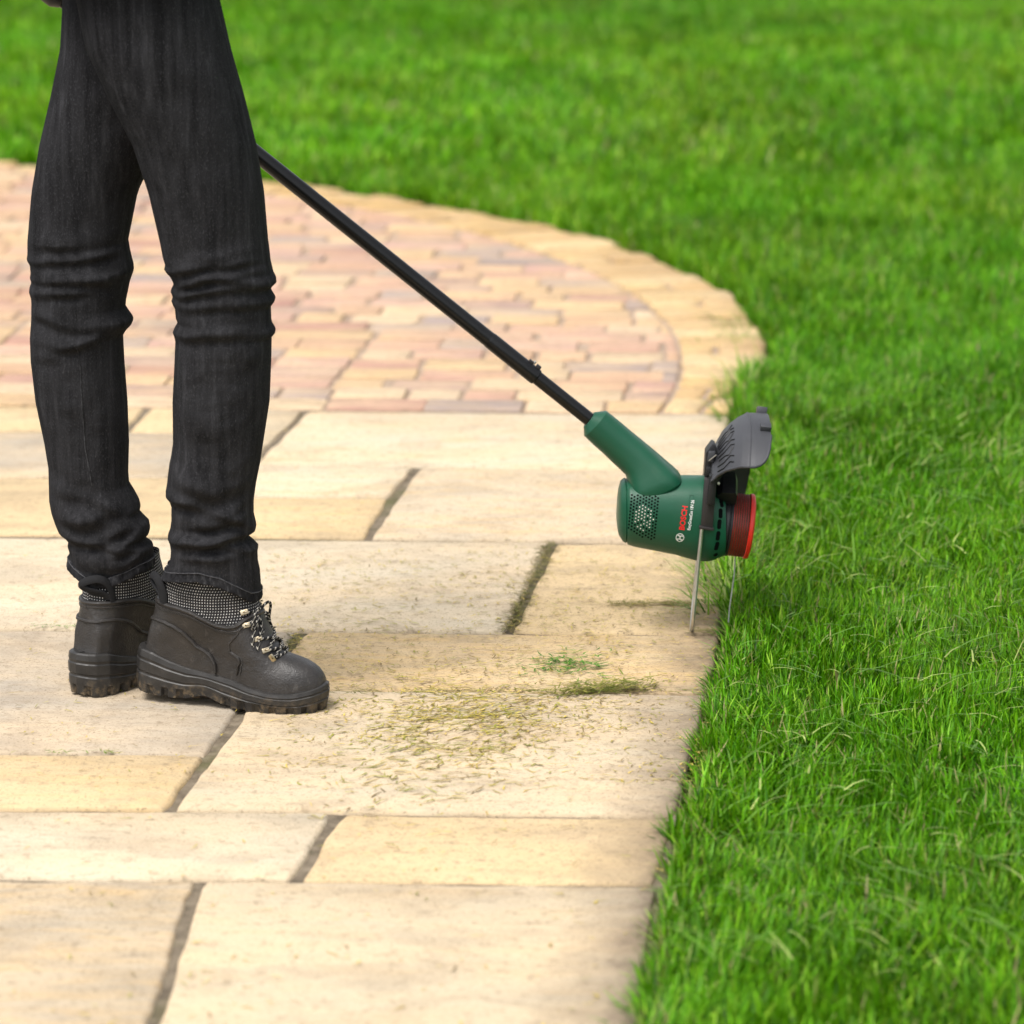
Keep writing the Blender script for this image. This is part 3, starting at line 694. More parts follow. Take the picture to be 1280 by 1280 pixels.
# square-on plane coordinates are shifted by the view from above: undo the shift for a point that stands `d` px proud
def seen(u, v, d): return (u, v - 0.2254 * d)
def onto_seen(u, v, lift=0.0004):
    d = 40.0
    for _ in range(4):
        uu, vv = seen(u, v, d); p, n_ = onto(uu, vv, lift); d = (Y0 - p.y) / PX
    return p, n_
# speaker-like grille: dark discs stand for holes, pale ones paint brightness seen through them
holes, pale = MB(), MB()
def disc(mbx, p, n_, r, k=10):
    a = n_.orthogonal().normalized(); b = n_.cross(a)
    mbx.add([p + a * (r * math.cos(2 * math.pi * i / k)) + b * (r * math.sin(2 * math.pi * i / k)) for i in range(k)], [tuple(range(k))])
rim = MB()
def inside_grille(u, v):
    P_ = [(787.5, 618), (823.5, 621), (817, 675), (799, 671), (783, 660)]
    c_ = False
    for i in range(len(P_)):
        (x1, y1), (x2, y2) = P_[i], P_[i - 1]
        if (y1 > v) != (y2 > v) and u < (x2 - x1) * (v - y1) / (y2 - y1) + x1: c_ = not c_
    return c_
for i in range(-2, 16):
    for j in range(-4, 18):
        u = 785 + i * 3.65 - j * 0.42; v = 617 + j * 4.05 + (2.0 if i % 2 else 0) + i * 0.22
        if not inside_grille(u, v): continue
        p, n_ = onto_seen(u, v, 0.0003)
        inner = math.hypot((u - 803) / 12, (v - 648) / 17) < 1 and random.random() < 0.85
        disc(holes, p, n_, 1.35 * PX)
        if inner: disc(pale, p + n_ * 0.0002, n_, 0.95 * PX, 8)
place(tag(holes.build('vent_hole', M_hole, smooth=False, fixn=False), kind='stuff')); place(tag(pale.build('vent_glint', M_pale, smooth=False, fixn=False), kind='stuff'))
# printed lettering and emblem
def lettering(name, txt, u0, v0, ang, size_px, m, sx=1.0, bold=0.0):
    cu = bpy.data.curves.new(name, 'FONT'); cu.body = txt; cu.size = 1; cu.resolution_u = 3; cu.offset = bold
    to = bpy.data.objects.new(name, cu); COL.objects.link(to)
    dg = bpy.context.evaluated_depsgraph_get(); me_ = bpy.data.meshes.new_from_object(to.evaluated_get(dg))
    bpy.data.objects.remove(to); bpy.data.curves.remove(cu)
    bm = bmesh.new(); bm.from_mesh(me_); bmesh.ops.triangulate(bm, faces=bm.faces[:]); bpy.data.meshes.remove(me_)
    ca, sa = math.cos(R(ang)), math.sin(R(ang)); mb_ = MB(); vs = []
    for q in bm.verts:
        x, y = q.co.x * size_px * sx, q.co.y * size_px
        vs.append(onto_seen(u0 + x * ca - y * sa, v0 - (x * sa + y * ca), 0.0005)[0])
    bm.verts.index_update(); mb_.add(vs, [[q.index for q in f.verts] for f in bm.faces]); bm.free()
    o_ = mb_.build(name, m, smooth=False, fixn=False); return place(o_)
lettering('brand_lettering', 'BOSCH', 852.9, 663.2, 81.5, 9.3, M_redink, 1.0, 0.03)
lettering('model_lettering', 'EasyGrassCut 18V-26', 860.2, 663.0, 81.5, 5.2, M_white, 0.82, 0.014)
fr = MB()
def pline(mbx, pts, r):
    mbx.tube([onto_seen(u, v, 0.0002)[0] for u, v in pts], r, 6)
dense = lambda a, b, n=8: [(a[0] + (b[0] - a[0]) * k / n, a[1] + (b[1] - a[1]) * k / n) for k in range(n + 1)]
pline(fr, dense((856.5, 664.5), (860.5, 619.5)) + dense((860.5, 619.5), (865.3, 619.8), 3)[1:] + dense((865.3, 619.8), (861.5, 665), 8)[1:], 0.00035)
place(fr.build('label_outline', M_greend))
em = MB(); cu_, cv_ = 847.8, 671.8
def ring_flat(mbx, r0, r1, k=28):
    vs = []
    for i in range(k):
        a = 2 * math.pi * i / k
        for r in (r0, r1): vs.append(onto_seen(cu_ + r * math.cos(a), cv_ + r * math.sin(a), 0.0005)[0])
    mbx.add(vs, [(2 * i, 2 * i + 1, (2 * i + 3) % (2 * k), (2 * i + 2) % (2 * k)) for i in range(k)])
ring_flat(em, 4.35, 5.15)
def quad_flat(mbx, pts, ang=80):
    ca, sa = math.cos(R(ang)), math.sin(R(ang))
    mbx.add([onto_seen(cu_ + x * ca - y * sa, cv_ - (x * sa + y * ca), 0.0005)[0] for x, y in pts], [tuple(range(len(pts)))])
for s in (-1, 1):
    quad_flat(em, [(s * 1.6, 3.4), (s * 2.4, 3.4), (s * 2.4, -3.4), (s * 1.6, -3.4)])
    quad_flat(em, [(-1.6, s * 0.55 + 0.35), (1.6, s * 0.55 + 0.35), (1.6, s * 0.55 - 0.35), (-1.6, s * 0.55 - 0.35)])
    for s2 in (-1, 1): quad_flat(em, [(s * 2.4, s2 * 1.6), (s * 3.7, s2 * 1.6), (s * 3.4, s2 * 2.3), (s * 2.4, s2 * 2.3)])
place(em.build('round_emblem', M_white, smooth=False, fixn=False))

# head: parts turning about the spool's axis, which points right and a little down
HC = tp(920, 656); T7 = R(7)
HA = Vector((math.cos(T7), 0, -math.sin(T7))); HU = Vector((math.sin(T7), 0, math.cos(T7))); HY = Vector((0, -1, 0))
def hp(a, r, phi): return HC + HA * (a * PX) + (HU * math.cos(phi) + HY * math.sin(phi)) * (r * PX)
def lathe(mbx, prof, n=64):
    mbx.loft([[hp(a, r, 2 * math.pi * k / n) for k in range(n)] for a, r in prof])
mb = MB(); lathe(mb, [(-26, 30), (-23, 38.5), (-15, 39.5), (-14, 40), (-12, 40), (-11.4, 38.6), (-10.6, 38.6), (-10, 40.2), (-7.4, 40.2), (-7, 37)]); place(mb.build('spool_housing', M_black, angle=30))
prof = [(-8, 30), (-7.4, 38)]
for k in range(7):
    a0 = -7.2 + k * 2.9; prof += [(a0, 39.6), (a0 + 1.0, 39.6), (a0 + 1.2, 36.6), (a0 + 2.7, 36.6)]
mb = MB(); lathe(mb, prof + [(13.2, 39), (13.4, 30)]); SP_ = place(mb.build('spool', M_spool, angle=25))
for k in range(7):
    mbk = MB(); a0 = -7.2 + k * 2.9 + 1.05; n = 64
    mbk.loft([[hp(a0 + dx, rr, 2 * math.pi * i / n) for i in range(n)] for dx, rr in ((0, 36.8), (0.4, 38.9), (0.9, 39.2), (1.4, 38.9), (1.85, 36.8))], caps=(False, False))
    lo = mbk.build('wound_line', M_line); lo.parent = SP_
mb = MB(); lathe(mb, [(13.1, 34), (13.2, 40.2), (14, 41), (17.5, 41), (18.8, 40), (20.2, 35), (21.2, 22), (21.6, 8)]); place(mb.build('spool_cap', M_red, angle=35))
# cutting line hanging down to the turf
mb = MB(); p0 = hp(4, 38, math.pi - 0.12); p1 = tp(914, 742, 5); p2 = at(910.5, 778, Y0 + 0.002)
mb.tube([p0, p0.lerp(p1, .5) + Vector((.0012, 0, 0)), p1, p1.lerp(p2, .5) + Vector((-.0006, 0, 0)), p2], 0.0011, 8); place(mb.build('cutting_line', M_cut))
# rim slots around the end of the housing
mb = MB()
for k, (u, v) in enumerate(((899.6, 628.6), (898.3, 642), (896.6, 655.5), (895, 669.8), (893.6, 682.5), (892.6, 693.2))):
    p, n_ = onto_seen(u, v, 0.0002); up_ = (Vector((0.11, 0, 1)) - n_ * n_.dot(Vector((0.11, 0, 1)))).normalized(); sd_ = n_.cross(up_)
    hl, hw_ = (6.2 if k < 5 else 3.2), 2.7; pts = []
    for i in range(16):
        a = 2 * math.pi * i / 16; pts.append(p + sd_ * (hw_ * PX * math.cos(a)) + up_ * ((hl - hw_) * PX * (1 if math.sin(a) >= 0 else -1) + hw_ * PX * math.sin(a)))
    s = MB(); s.loft([[q - n_ * 0.0015 for q in pts], pts], caps=(True, True)); place(s.build('vent_slot', M_hole, smooth=False))
# guard
GP = [(-50, 46), (-52, 70), (-51.5, 83), (-44, 90), (-37, 98.5), (-30, 115.5), (-22, 126), (-13, 134.5), (-4.5, 140), (-3, 140.6), (3, 141.5), (9, 142), (14, 142.3), (17.5, 142.4), (20, 142.5), (21.5, 142.5)]
GH = [(-52, 45), (-42.5, 52), (-36.5, 59.4), (-28.3, 66.3), (-13.4, 72.3), (3, 74), (10, 77.4), (14, 81.5), (17.5, 88), (20, 98), (21.5, 117)]
AS = sorted(set(list(np.linspace(-43, -3, 26)) + list(np.linspace(-3, 21.5, 20)) + [-3.6]))
def g_r(a): return lerp_tab(GP[2:], a)
def phi_near(a): return math.acos(max(-1, min(1, lerp_tab(GH, a) / (1.025 * g_r(a))))) - R(12.7)
def phi_far(a): return -R(90) + R(40) * max(0, (a - 18) / 4) ** 2
mb = MB(); NS = 44
outer = [[(a, g_r(a), phi_far(a) + (phi_near(a) - phi_far(a)) * s / NS) for s in range(NS + 1)] for a in AS]
front = [[(a, r, ph) for (_, _, ph) in outer[0]] for a, r in ((-42, 46), (-43.5, 60), (-44, 76), (-44, 86))]
def grid(mbx, rows, off):
    mbx.loft([[hp(a, r + off, p_) for a, r, p_ in rw] for rw in rows], closed=False)
TH = 3.0
rows = front + outer
n_ = NS + 1; vo = [hp(*q) for rw in rows for q in rw]; vi = [hp(a + (0.0 if k >= len(front) else 2.5), r - TH, p_) for k, rw in enumerate(rows) for a, r, p_ in rw]
fs = []; L_ = len(rows); K_ = len(vo)
for k in range(L_ - 1):
    for i in range(NS):
        q = (k * n_ + i, k * n_ + i + 1, (k + 1) * n_ + i + 1, (k + 1) * n_ + i); fs.append(q); fs.append(tuple(K_ + x for x in q[::-1]))
bd = [(k * n_, (k + 1) * n_) for k in range(L_ - 1)] + [((L_ - 1) * n_ + i, (L_ - 1) * n_ + i + 1) for i in range(NS)] + [((k + 1) * n_ + NS, k * n_ + NS) for k in range(L_ - 2, -1, -1)] + [(i + 1, i) for i in range(NS)]
for a, b in bd: fs.append((a, b, K_ + b, K_ + a))
mb.add(vo + vi, fs); GU = place(mb.build('guard', M_guard, angle=28))
def sub(o_, parent):
    o_.parent = parent; return o_
mb = MB(); sec = [(-31, 41), (-31, 58), (-26, 64), (-10, 66), (-7, 60), (-7, 41)]
mb.loft([[hp(a, r, p_) for a, r in sec] for p_ in np.linspace(R(-105), R(42), 30)]); place(mb.build('guard_mount', M_black, angle=30))
# rolled lip along the near edge, raised crease, tabs, moulded marks
mb = MB(); mb.tube([hp(a, g_r(a) - 1.2, phi_near(a)) for a in AS], 1.9 * PX, 8); sub(mb.build('guard_lip', M_guard), GU)
mb = MB(); mb.tube([hp(-3, g_r(-3) + 0.1, phi_far(-3) + (phi_near(-3) - phi_far(-3)) * s / 30) for s in range(31)], 0.9 * PX, 6); sub(mb.build('guard_crease', M_guard), GU)
for ph, a_, hh_, ha_ in ((R(-15), 15.5, 5.0, 6.4), (R(19), 15.0, 3.6, 6.6)):
    mb = MB(); c_ = hp(a_, 143 + hh_ * .5, ph); mb.box(c_, HA, (HY * math.cos(ph) - HU * math.sin(ph)), (HU * math.cos(ph) + HY * math.sin(ph)), ha_ * PX, 6.2 * PX, hh_ * PX, 0.0012); sub(mb.build('guard_tab', M_guard), GU)
mb = MB()
def gm(a, ph): return hp(a, g_r(a) + 0.4, ph)
for k in range(9):
    p0_ = R(2 + k * 4.6); 
    zz = [(-37, p0_), (-31, p0_ + R(2.6)), (-25, p0_ + R(0.4)), (-21.5, p0_ + R(2.2))] if k % 3 else [(-36, p0_), (-27, p0_ + R(3.6)), (-22.5, p0_ + R(-0.6))]
    pts = []
    for (a0, q0), (a1, q1) in zip(zz[:-1], zz[1:]): pts += [gm(a0 + (a1 - a0) * j / 4, q0 + (q1 - q0) * j / 4) for j in range(4)]
    mb.tube(pts + [gm(*zz[-1])], 0.95 * PX, 6)
sub(tag(mb.build('moulded_mark', M_black), kind='stuff'), GU)
# arm of the guard over the housing and the holder of the wire bow, both black
def slab_from(name, poly, d0_, d1_, m, bev=0.001):
    bm = bmesh.new(); f0 = [bm.verts.new(tp(u, v - 0.2254 * d1_, d1_)) for u, v in poly]; f1 = [bm.verts.new(tp(u, v - 0.2254 * d1_, d0_)) for u, v in poly]
    n_ = len(poly); bm.faces.new(f0); bm.faces.new(f1[::-1])
    for i in range(n_): bm.faces.new((f0[i], f1[i], f1[(i + 1) % n_], f0[(i + 1) % n_]))
    bmesh.ops.recalc_face_normals(bm, faces=bm.faces[:]); bmesh.ops.bevel(bm, geom=bm.edges[:], offset=bev, segments=2, affect='EDGES', profile=0.5)
    me_ = bpy.data.meshes.new(name); bm.to_mesh(me_); bm.free(); me_.shade_smooth(); me_.set_sharp_from_angle(angle=R(35)); return place(link_mesh(name, me_, m))
slab_from('bow_holder', [(878.5, 600), (873, 661.5), (888, 663.5), (891.5, 612), (890, 600)], 34, 50, M_bracket)
slab_from('bow_holder_lip', [(871.5, 657.5), (871, 661), (889, 664), (889.3, 660.5)], 36, 52, M_bracket, 0.0006)
slab_from('guard_arm', [(884, 596), (880.5, 630.5), (890, 632.5), (892.5, 606), (902, 592), (912, 586), (900, 586)], 43, 58, M_black)
slab_from('guard_hinge', [(889, 555.5), (880.5, 567), (878.5, 596), (886, 610), (893, 600), (896, 575), (893, 558)], 5, 34, M_black)
slab_from('hinge_block', [(884, 566), (882, 578), (889, 579), (892, 566)], 30, 42, M_guard)
slab_from('hinge_knob', [(881, 584), (880, 596), (888, 597), (890, 585)], 30, 40, M_black)
mb = MB(); mb.tube([tp(883, 577.0 - 9, 41), tp(893, 568.5 - 9, 44)], 0.9 * PX, 6); place(mb.build('spring_wire', M_steel))
mb = MB(); c_ = tp(895, 605 - 0.2254 * 58.5, 58.5); mb.tube([c_ + Vector((0, .004, 0)), c_], 1.7 * PX, 12); place(mb.build('guard_screw', M_steel))
# steel bow (plant guard wire): down on the near side, round the bottom, up on the far side
mb = MB(); pts = []
nearT, botm = (876.5, 660), (864.8, 783.5)
hw_px = 49.5
def bow(v, d):
    u = nearT[0] + (botm[0] - nearT[0]) * (v - nearT[1]) / (botm[1] - nearT[1]) - 0.06 * d; return tp(u, v, d)
for v in np.linspace(650, 752, 10): pts.append(bow(v, hw_px))
for k in range(1, 16):
    a = math.pi * k / 16; pts.append(bow(752 + 33.5 * math.sin(a), hw_px * math.cos(a)))
for v in np.linspace(752, 650, 10): pts.append(bow(v, -hw_px))
mb.tube(pts, 0.0030, 10); place(mb.build('wire_bow', M_steel))

# ================================================================ PERSON
PR, PLc = gnd(256, 875), gnd(140, 855)          # right and left ankle over the ground
PERS = tag(empty('person', (PR + PLc) / 2), 'person in black jeans and muddy black work boots standing on the slabs', 'person')
def pplace(o_): o_.parent = PERS; o_.matrix_parent_inverse = Matrix.Translation(PERS.location).inverted(); return o_
# trouser outlines read off the photo: rows (v, left, right)
LL = [(-20,80),(60,76),(120,64),(180,50),(240,40),(300,35),(317,35),(323,34),(330,38),(340,39),(346,38),(352,40),(358,37.5),(364,37),(372,39.5),(380,40),(400,39.5),(414,38.5),(422,38),(450,39),(501,45),(553,56),(584,61),(625,62),(640,65),(652,69),(664,74),(670,82),(675,86),(681,85),(687,87),(693,87.5),(700,86),(707,85),(726,88)]
LR = [(-20,262),(60,245),(120,225),(180,200),(240,172),(300,160),(312,162),(321,164),(330,166.5),(337,167),(345,164.5),(352,162),(362,160),(374,157.5),(383,156.5),(390,161),(396,165.5),(400,166.5),(406,164),(412,158),(419,153.5),(450,155),(501,159),(553,161),(590,160),(604,161),(615,168),(625,173.5),(633,175.5),(640,174),(645,179),(652,186),(660,187.5),(667,186),(672,181),(677,184),(681,191),(695,192),(707,192),(726,190)]
RL = [(-20,92),(60,108),(120,135),(180,166),(240,186),(300,200),(310,202),(321,204),(330,207),(335,205.5),(339,208),(345,213.5),(350,216),(354,217.5),(359,215),(363,213.5),(367,215.5),(371,216),(375,214.5),(379,216),(384,219),(396,220),(402,222.5),(408,219),(414,216),(419,218),(425,219.5),(450,218.5),(501,216),(553,216.5),(570,214),(579,212),(604,209),(612,207.5),(619,207.5),(625,212),(632,214.5),(650,214.5),(660,213),(666,210.5),(672,210),(678,212.5),(687,214),(700,213),(710,208),(720,203),(746,203)]
RR = [(-20,270),(60,288),(120,305),(180,320),(240,330),(300,335),(310,336.5),(325,338),(340,341.5),(347,345),(353,345.5),(358,340),(362,338.5),(367,341.5),(372,344.5),(377,343),(383,338.5),(400,339),(406,341),(411,344.5),(416,344),(421,339.5),(450,339),(501,337),(527,333),(553,329),(579,325),(604,320),(625,317),(642,317),(650,319),(657,320.5),(663,319),(668,311),(672,310),(677,317),(683,323),(688,322),(696,321),(714,325),(730,326),(746,326)]
def leg(L, Rr, Yb, Yt, vend, folds, seed):
    """a trouser leg: rings from the hip down to the worn hem; Yb / Yt distance at the ankle and at the hip"""
    n = 88; rings = []
    vs_ = list(np.arange(-70, 300, 9.0)) + list(np.arange(300, 690, 2.2)); v0 = 690.0
    ang = [2 * math.pi * k / n for k in range(n)]
    def pt(v, a, grow=0.0):
        l, r = lerp_tab(L, v), lerp_tab(Rr, v); c = (l + r) / 2; hw = (r - l) / 2 + grow
        Yc = Yb + (Yt - Yb) * max(0, min(1, (720 - v) / 640)); s = (math.cos(a) + 1) / 2; nearw = math.sin(a)
        # depth radius follows a smoothed half width, so silhouette bumps do not ring the whole leg
        hs = np.mean([(lerp_tab(Rr, v + q) - lerp_tab(L, v + q)) / 2 for q in (-24, -12, 0, 12, 24)])
        d = hs * 0.92 + grow; dd = 0.0
        for fi, (vl, vr, am, wd, bow_) in enumerate(folds):
            am = am * (0.45 + 1.1 * max(0.0, 0.5 + 1.3 * mnoise.noise(Vector((s * 2.6 + fi * 7.7, seed, fi * 1.3)))))
            vc = 3.5 * mnoise.noise(Vector((s * 3.2 + fi * 3.1, seed + 5, 0))) + vl + (vr - vl) * s + bow_ * math.sin(math.pi * s); x_ = (v - vc) / wd
            if abs(x_) < 3: dd += 2.0 * am * (math.exp(-x_ * x_) - 0.55 * math.exp(-((x_ - 1.35) ** 2) * 1.6))
        k3 = mnoise.noise(Vector((math.cos(a) * 2.2, v / 34.0, seed + math.sin(a) * 2.2))) * 2.4 + mnoise.noise(Vector((math.cos(a) * 5, v / 13.0, seed + 9 + math.sin(a) * 5))) * 1.1
        d += (dd + k3) * abs(nearw) ** 0.7
        p = at(c + hw * sup(math.cos(a), 0.9), v, Yc)
        return p + Vector((0, -d * PX * 0.93 * sup(math.sin(a), 0.9), 0))
    for v in vs_: rings.append([pt(v, a) for a in ang])
    hem = []
    for q in (0, .2, .4, .6, .7, .74, .78, .9, 1.0):
        rings.append([pt(v0 + (lerp_tab(vend, (math.cos(a) + 1) / 2) - v0) * q, a, 0.0 if q < .75 else 0.8) for a in ang])
    for q, g in ((0.99, -2.5), (0.7, -4.0), (0.2, -5)):
        rings.append([pt(v0 + (lerp_tab(vend, (math.cos(a) + 1) / 2) - v0) * q, a, g) for a in ang])
    return rings, pt, v0, ang
YR, YL = PR.y, PLc.y; YH = (YR + YL) / 2
foldsR = [(600, 560, 1.6, 14, 6), (585, 640, 1.8, 10, -6), (650, 636, 2.0, 6, 5), (705, 698, 1.2, 5, -3), (325, 345, 1.3, 7, 4), (395, 440, 1.2, 12, 6), (470, 430, 0.9, 16, 0), (336, 318, 2.6, 6, -3), (356, 334, 2.8, 6, -8), (370, 352, 3.0, 6, -9), (384, 374, 2.0, 7, -6), (414, 410, 2.2, 8, -4), (330, 300, 1.6, 9, 0), (616, 652, 3.8, 8, -8), (612, 590, 2.4, 12, 4), (640, 618, 2.2, 9, 10), (672, 654, 3.2, 7, 6), (668, 684, 3.0, 7, -10), (690, 690, 2.0, 7, -4), (500, 560, 1.2, 22, 0)]
foldsL = [(600, 640, 1.8, 10, -8), (655, 675, 2.2, 7, 6), (700, 668, 1.8, 6, 5), (440, 410, 1.3, 9, 6), (332, 352, 1.4, 7, -3), (480, 520, 0.9, 18, 0), (323, 308, 2.2, 6, 0), (341, 336, 2.6, 7, 4), (362, 344, 2.2, 7, 2), (384, 398, 2.8, 8, 8), (420, 402, 2.2, 8, 10), (300, 290, 1.5, 9, 0), (640, 612, 2.2, 12, 12), (664, 632, 3.6, 8, 14), (682, 655, 3.4, 8, 16), (690, 678, 3.0, 7, 14), (560, 600, 1.4, 22, 0)]
endR = [(0, 722), (0.15, 718), (0.4, 715), (0.6, 722), (0.78, 734), (0.9, 744), (1, 747)]
endL = [(0, 706), (0.12, 714), (0.3, 725), (0.5, 724), (0.7, 716), (0.85, 709), (1, 706)]
mb = MB(); seams = MB(); hemb = MB()
for L, Rr, Yb, ve, fo, sd_ in ((RL, RR, YR, endR, foldsR, 1.0), (LL, LR, YL, endL, foldsL, 21.0)):
    rings, pt, v0, ang = leg(L, Rr, Yb, YH + (-0.055 if sd_ < 2 else 0.055), ve, fo, sd_)
    mb.loft(rings, caps=(True, False))
    def hem_pt(a, q, g):
        ve_ = lerp_tab(ve, (math.cos(a) + 1) / 2); fray = 1.3 * mnoise.noise(Vector((math.cos(a) * 14, math.sin(a) * 14, sd_))) + 0.9 * mnoise.noise(Vector((math.cos(a) * 40, math.sin(a) * 40, sd_ + 3)))
        pk = 0.9 * mnoise.noise(Vector((math.cos(a) * 22, math.sin(a) * 22, q * 3 + sd_)))
        return pt(ve_ - 12.5 * (1 - q) + (fray if q > .9 else 0), a, g + pk)
    hemb.loft([[hem_pt(a, q, g) for a in ang] for q, g in ((0, .2), (0.03, 1.5), (.25, 1.9), (.5, 1.7), (.8, 2.0), (.97, 1.6), (1.0, .4), (.95, -1.5), (.5, -2))], caps=(False, False))
    seams.tube([hem_pt(a, .1, 1.9) for a in ang] + [hem_pt(ang[0], .1, 1.9)], 0.0007, 6)
TRO = pplace(mb.build('trousers', M_denim, angle=180))
mb = MB(); cx_, cy_ = at(178, 0, YH).x, YH
mb.loft([[Vector((cx_ + lean_ + rx * sup(math.cos(2 * math.pi * k / 48), .9), cy_ + ry * sup(math.sin(2 * math.pi * k / 48), .9), z_)) for k in range(48)] for z_, rx, ry, lean_ in ((1.035, .125, .165, 0), (1.03, .135, .178, 0), (1.06, .135, .178, .005), (1.14, .128, .168, .015), (1.25, .132, .185, .03), (1.36, .135, .205, .05), (1.43, .115, .20, .06), (1.48, .075, .12, .07), (1.50, .05, .06, .075))])
pplace(mb.build('jacket', plain('dark_jacket_cloth', (0.02, 0.021, 0.024), 0.9, 0.1, nscale=40, namt=0.3, bscale=150, bstr=0.4), angle=60))
seam_pts = []
for v in np.arange(425, 600, 4.0):
    s_ = lerp_tab([(372, .51), (450, .57), (553, .53), (612, .60)], v); seam_pts.append(pt(v, math.acos(2 * s_ - 1), 0.2))
sm_ = MB(); sm_.tube(seam_pts, 0.0010, 6); side_seam = sm_.build('side_seam', plain('worn_seam', (0.035, 0.035, 0.037), 0.95, 0.1, nscale=120, namt=0.7))
hm = hemb.build('hem', M_hemband, angle=60); hm.parent = TRO
so_ = seams.build('hem_stitching', M_hem); so_.parent = TRO; side_seam.parent = TRO
# outer side seam of the left leg, a pale ridge in the photo
# ---- boots, built in their own frame: x forward from the heel, y across, z up
PLAN = [(0, 0.0), (0.004, 0.016), (0.012, 0.026), (0.03, 0.0345), (0.06, 0.0355), (0.10, 0.0345), (0.14, 0.038), (0.18, 0.0445), (0.205, 0.0465), (0.23, 0.0455), (0.255, 0.040), (0.272, 0.030), (0.281, 0.018), (0.286, 0.0)]
XF = [(0, 0.280), (0.03, 0.282), (0.044, 0.2815), (0.058, 0.276), (0.068, 0.265), (0.075, 0.248), (0.0785, 0.230), (0.081, 0.2165), (0.092, 0.203), (0.112, 0.191), (0.135, 0.179), (0.158, 0.171), (0.20, 0.166)]
XB = [(0, 0.008), (0.05, 0.012), (0.07, 0.017), (0.104, 0.0235), (0.134, 0.026), (0.16, 0.029), (0.20, 0.036)]
TOPX = [(0.16, 0.30), (0.166, 0.20), (0.171, 0.158), (0.179, 0.135), (0.191, 0.112), (0.203, 0.092), (0.2165, 0.081), (0.23, 0.0785), (0.248, 0.075), (0.265, 0.068), (0.276, 0.058), (0.2815, 0.044), (0.284, 0.0)]
def boot_pt(t_, z, side, off=0.0):
    xb, xf = lerp_tab(XB, z), lerp_tab(XF, z); x = xb + (xf - xb) * t_
    pl = lerp_tab(PLAN, max(0.0, x - (xb - 0.008) * 0.9)) * 0.94
    q = max(0.0, 1 - (2 * t_ - 1) ** 2) ** 0.5
    ell = 0.0415 * q ** 0.9
    m_ = max(0.0, min(1.0, (z - 0.085) / 0.05)); m_ = m_ * m_ * (3 - 2 * m_)
    dome = max(0.0, 1 - (z / max(1e-4, lerp_tab(TOPX, x))) ** 3.2) ** (1 / 2.4) if x > 0.16 and m_ < 1 else 1.0
    y = (pl * dome) * (1 - m_) + ell * m_
    if t_ <= 0 or t_ >= 1: y = 0.0
    # outward offset, roughly along the horizontal normal
    nx_ = (2 * t_ - 1); nn = math.hypot(nx_, 0.8 * q + 1e-5)
    return Vector((x + off * nx_ / nn, side * (y + off * 0.8 * q / nn), z))
TT = [0.5 - 0.5 * math.cos(math.pi * k / 36) for k in range(37)]
ZTOP = [(0, .135), (.30, .135), (.42, .132), (.52, .125), (.62, .118), (.72, .1165), (.80, .119), (.88, .128), (.95, .134), (1, .136)]
def ring_of(fz, off):
    pts = [boot_pt(t_, fz(t_), -1, off) for t_ in TT] + [boot_pt(t_, fz(t_), 1, off) for t_ in TT[-2:0:-1]]
    return pts
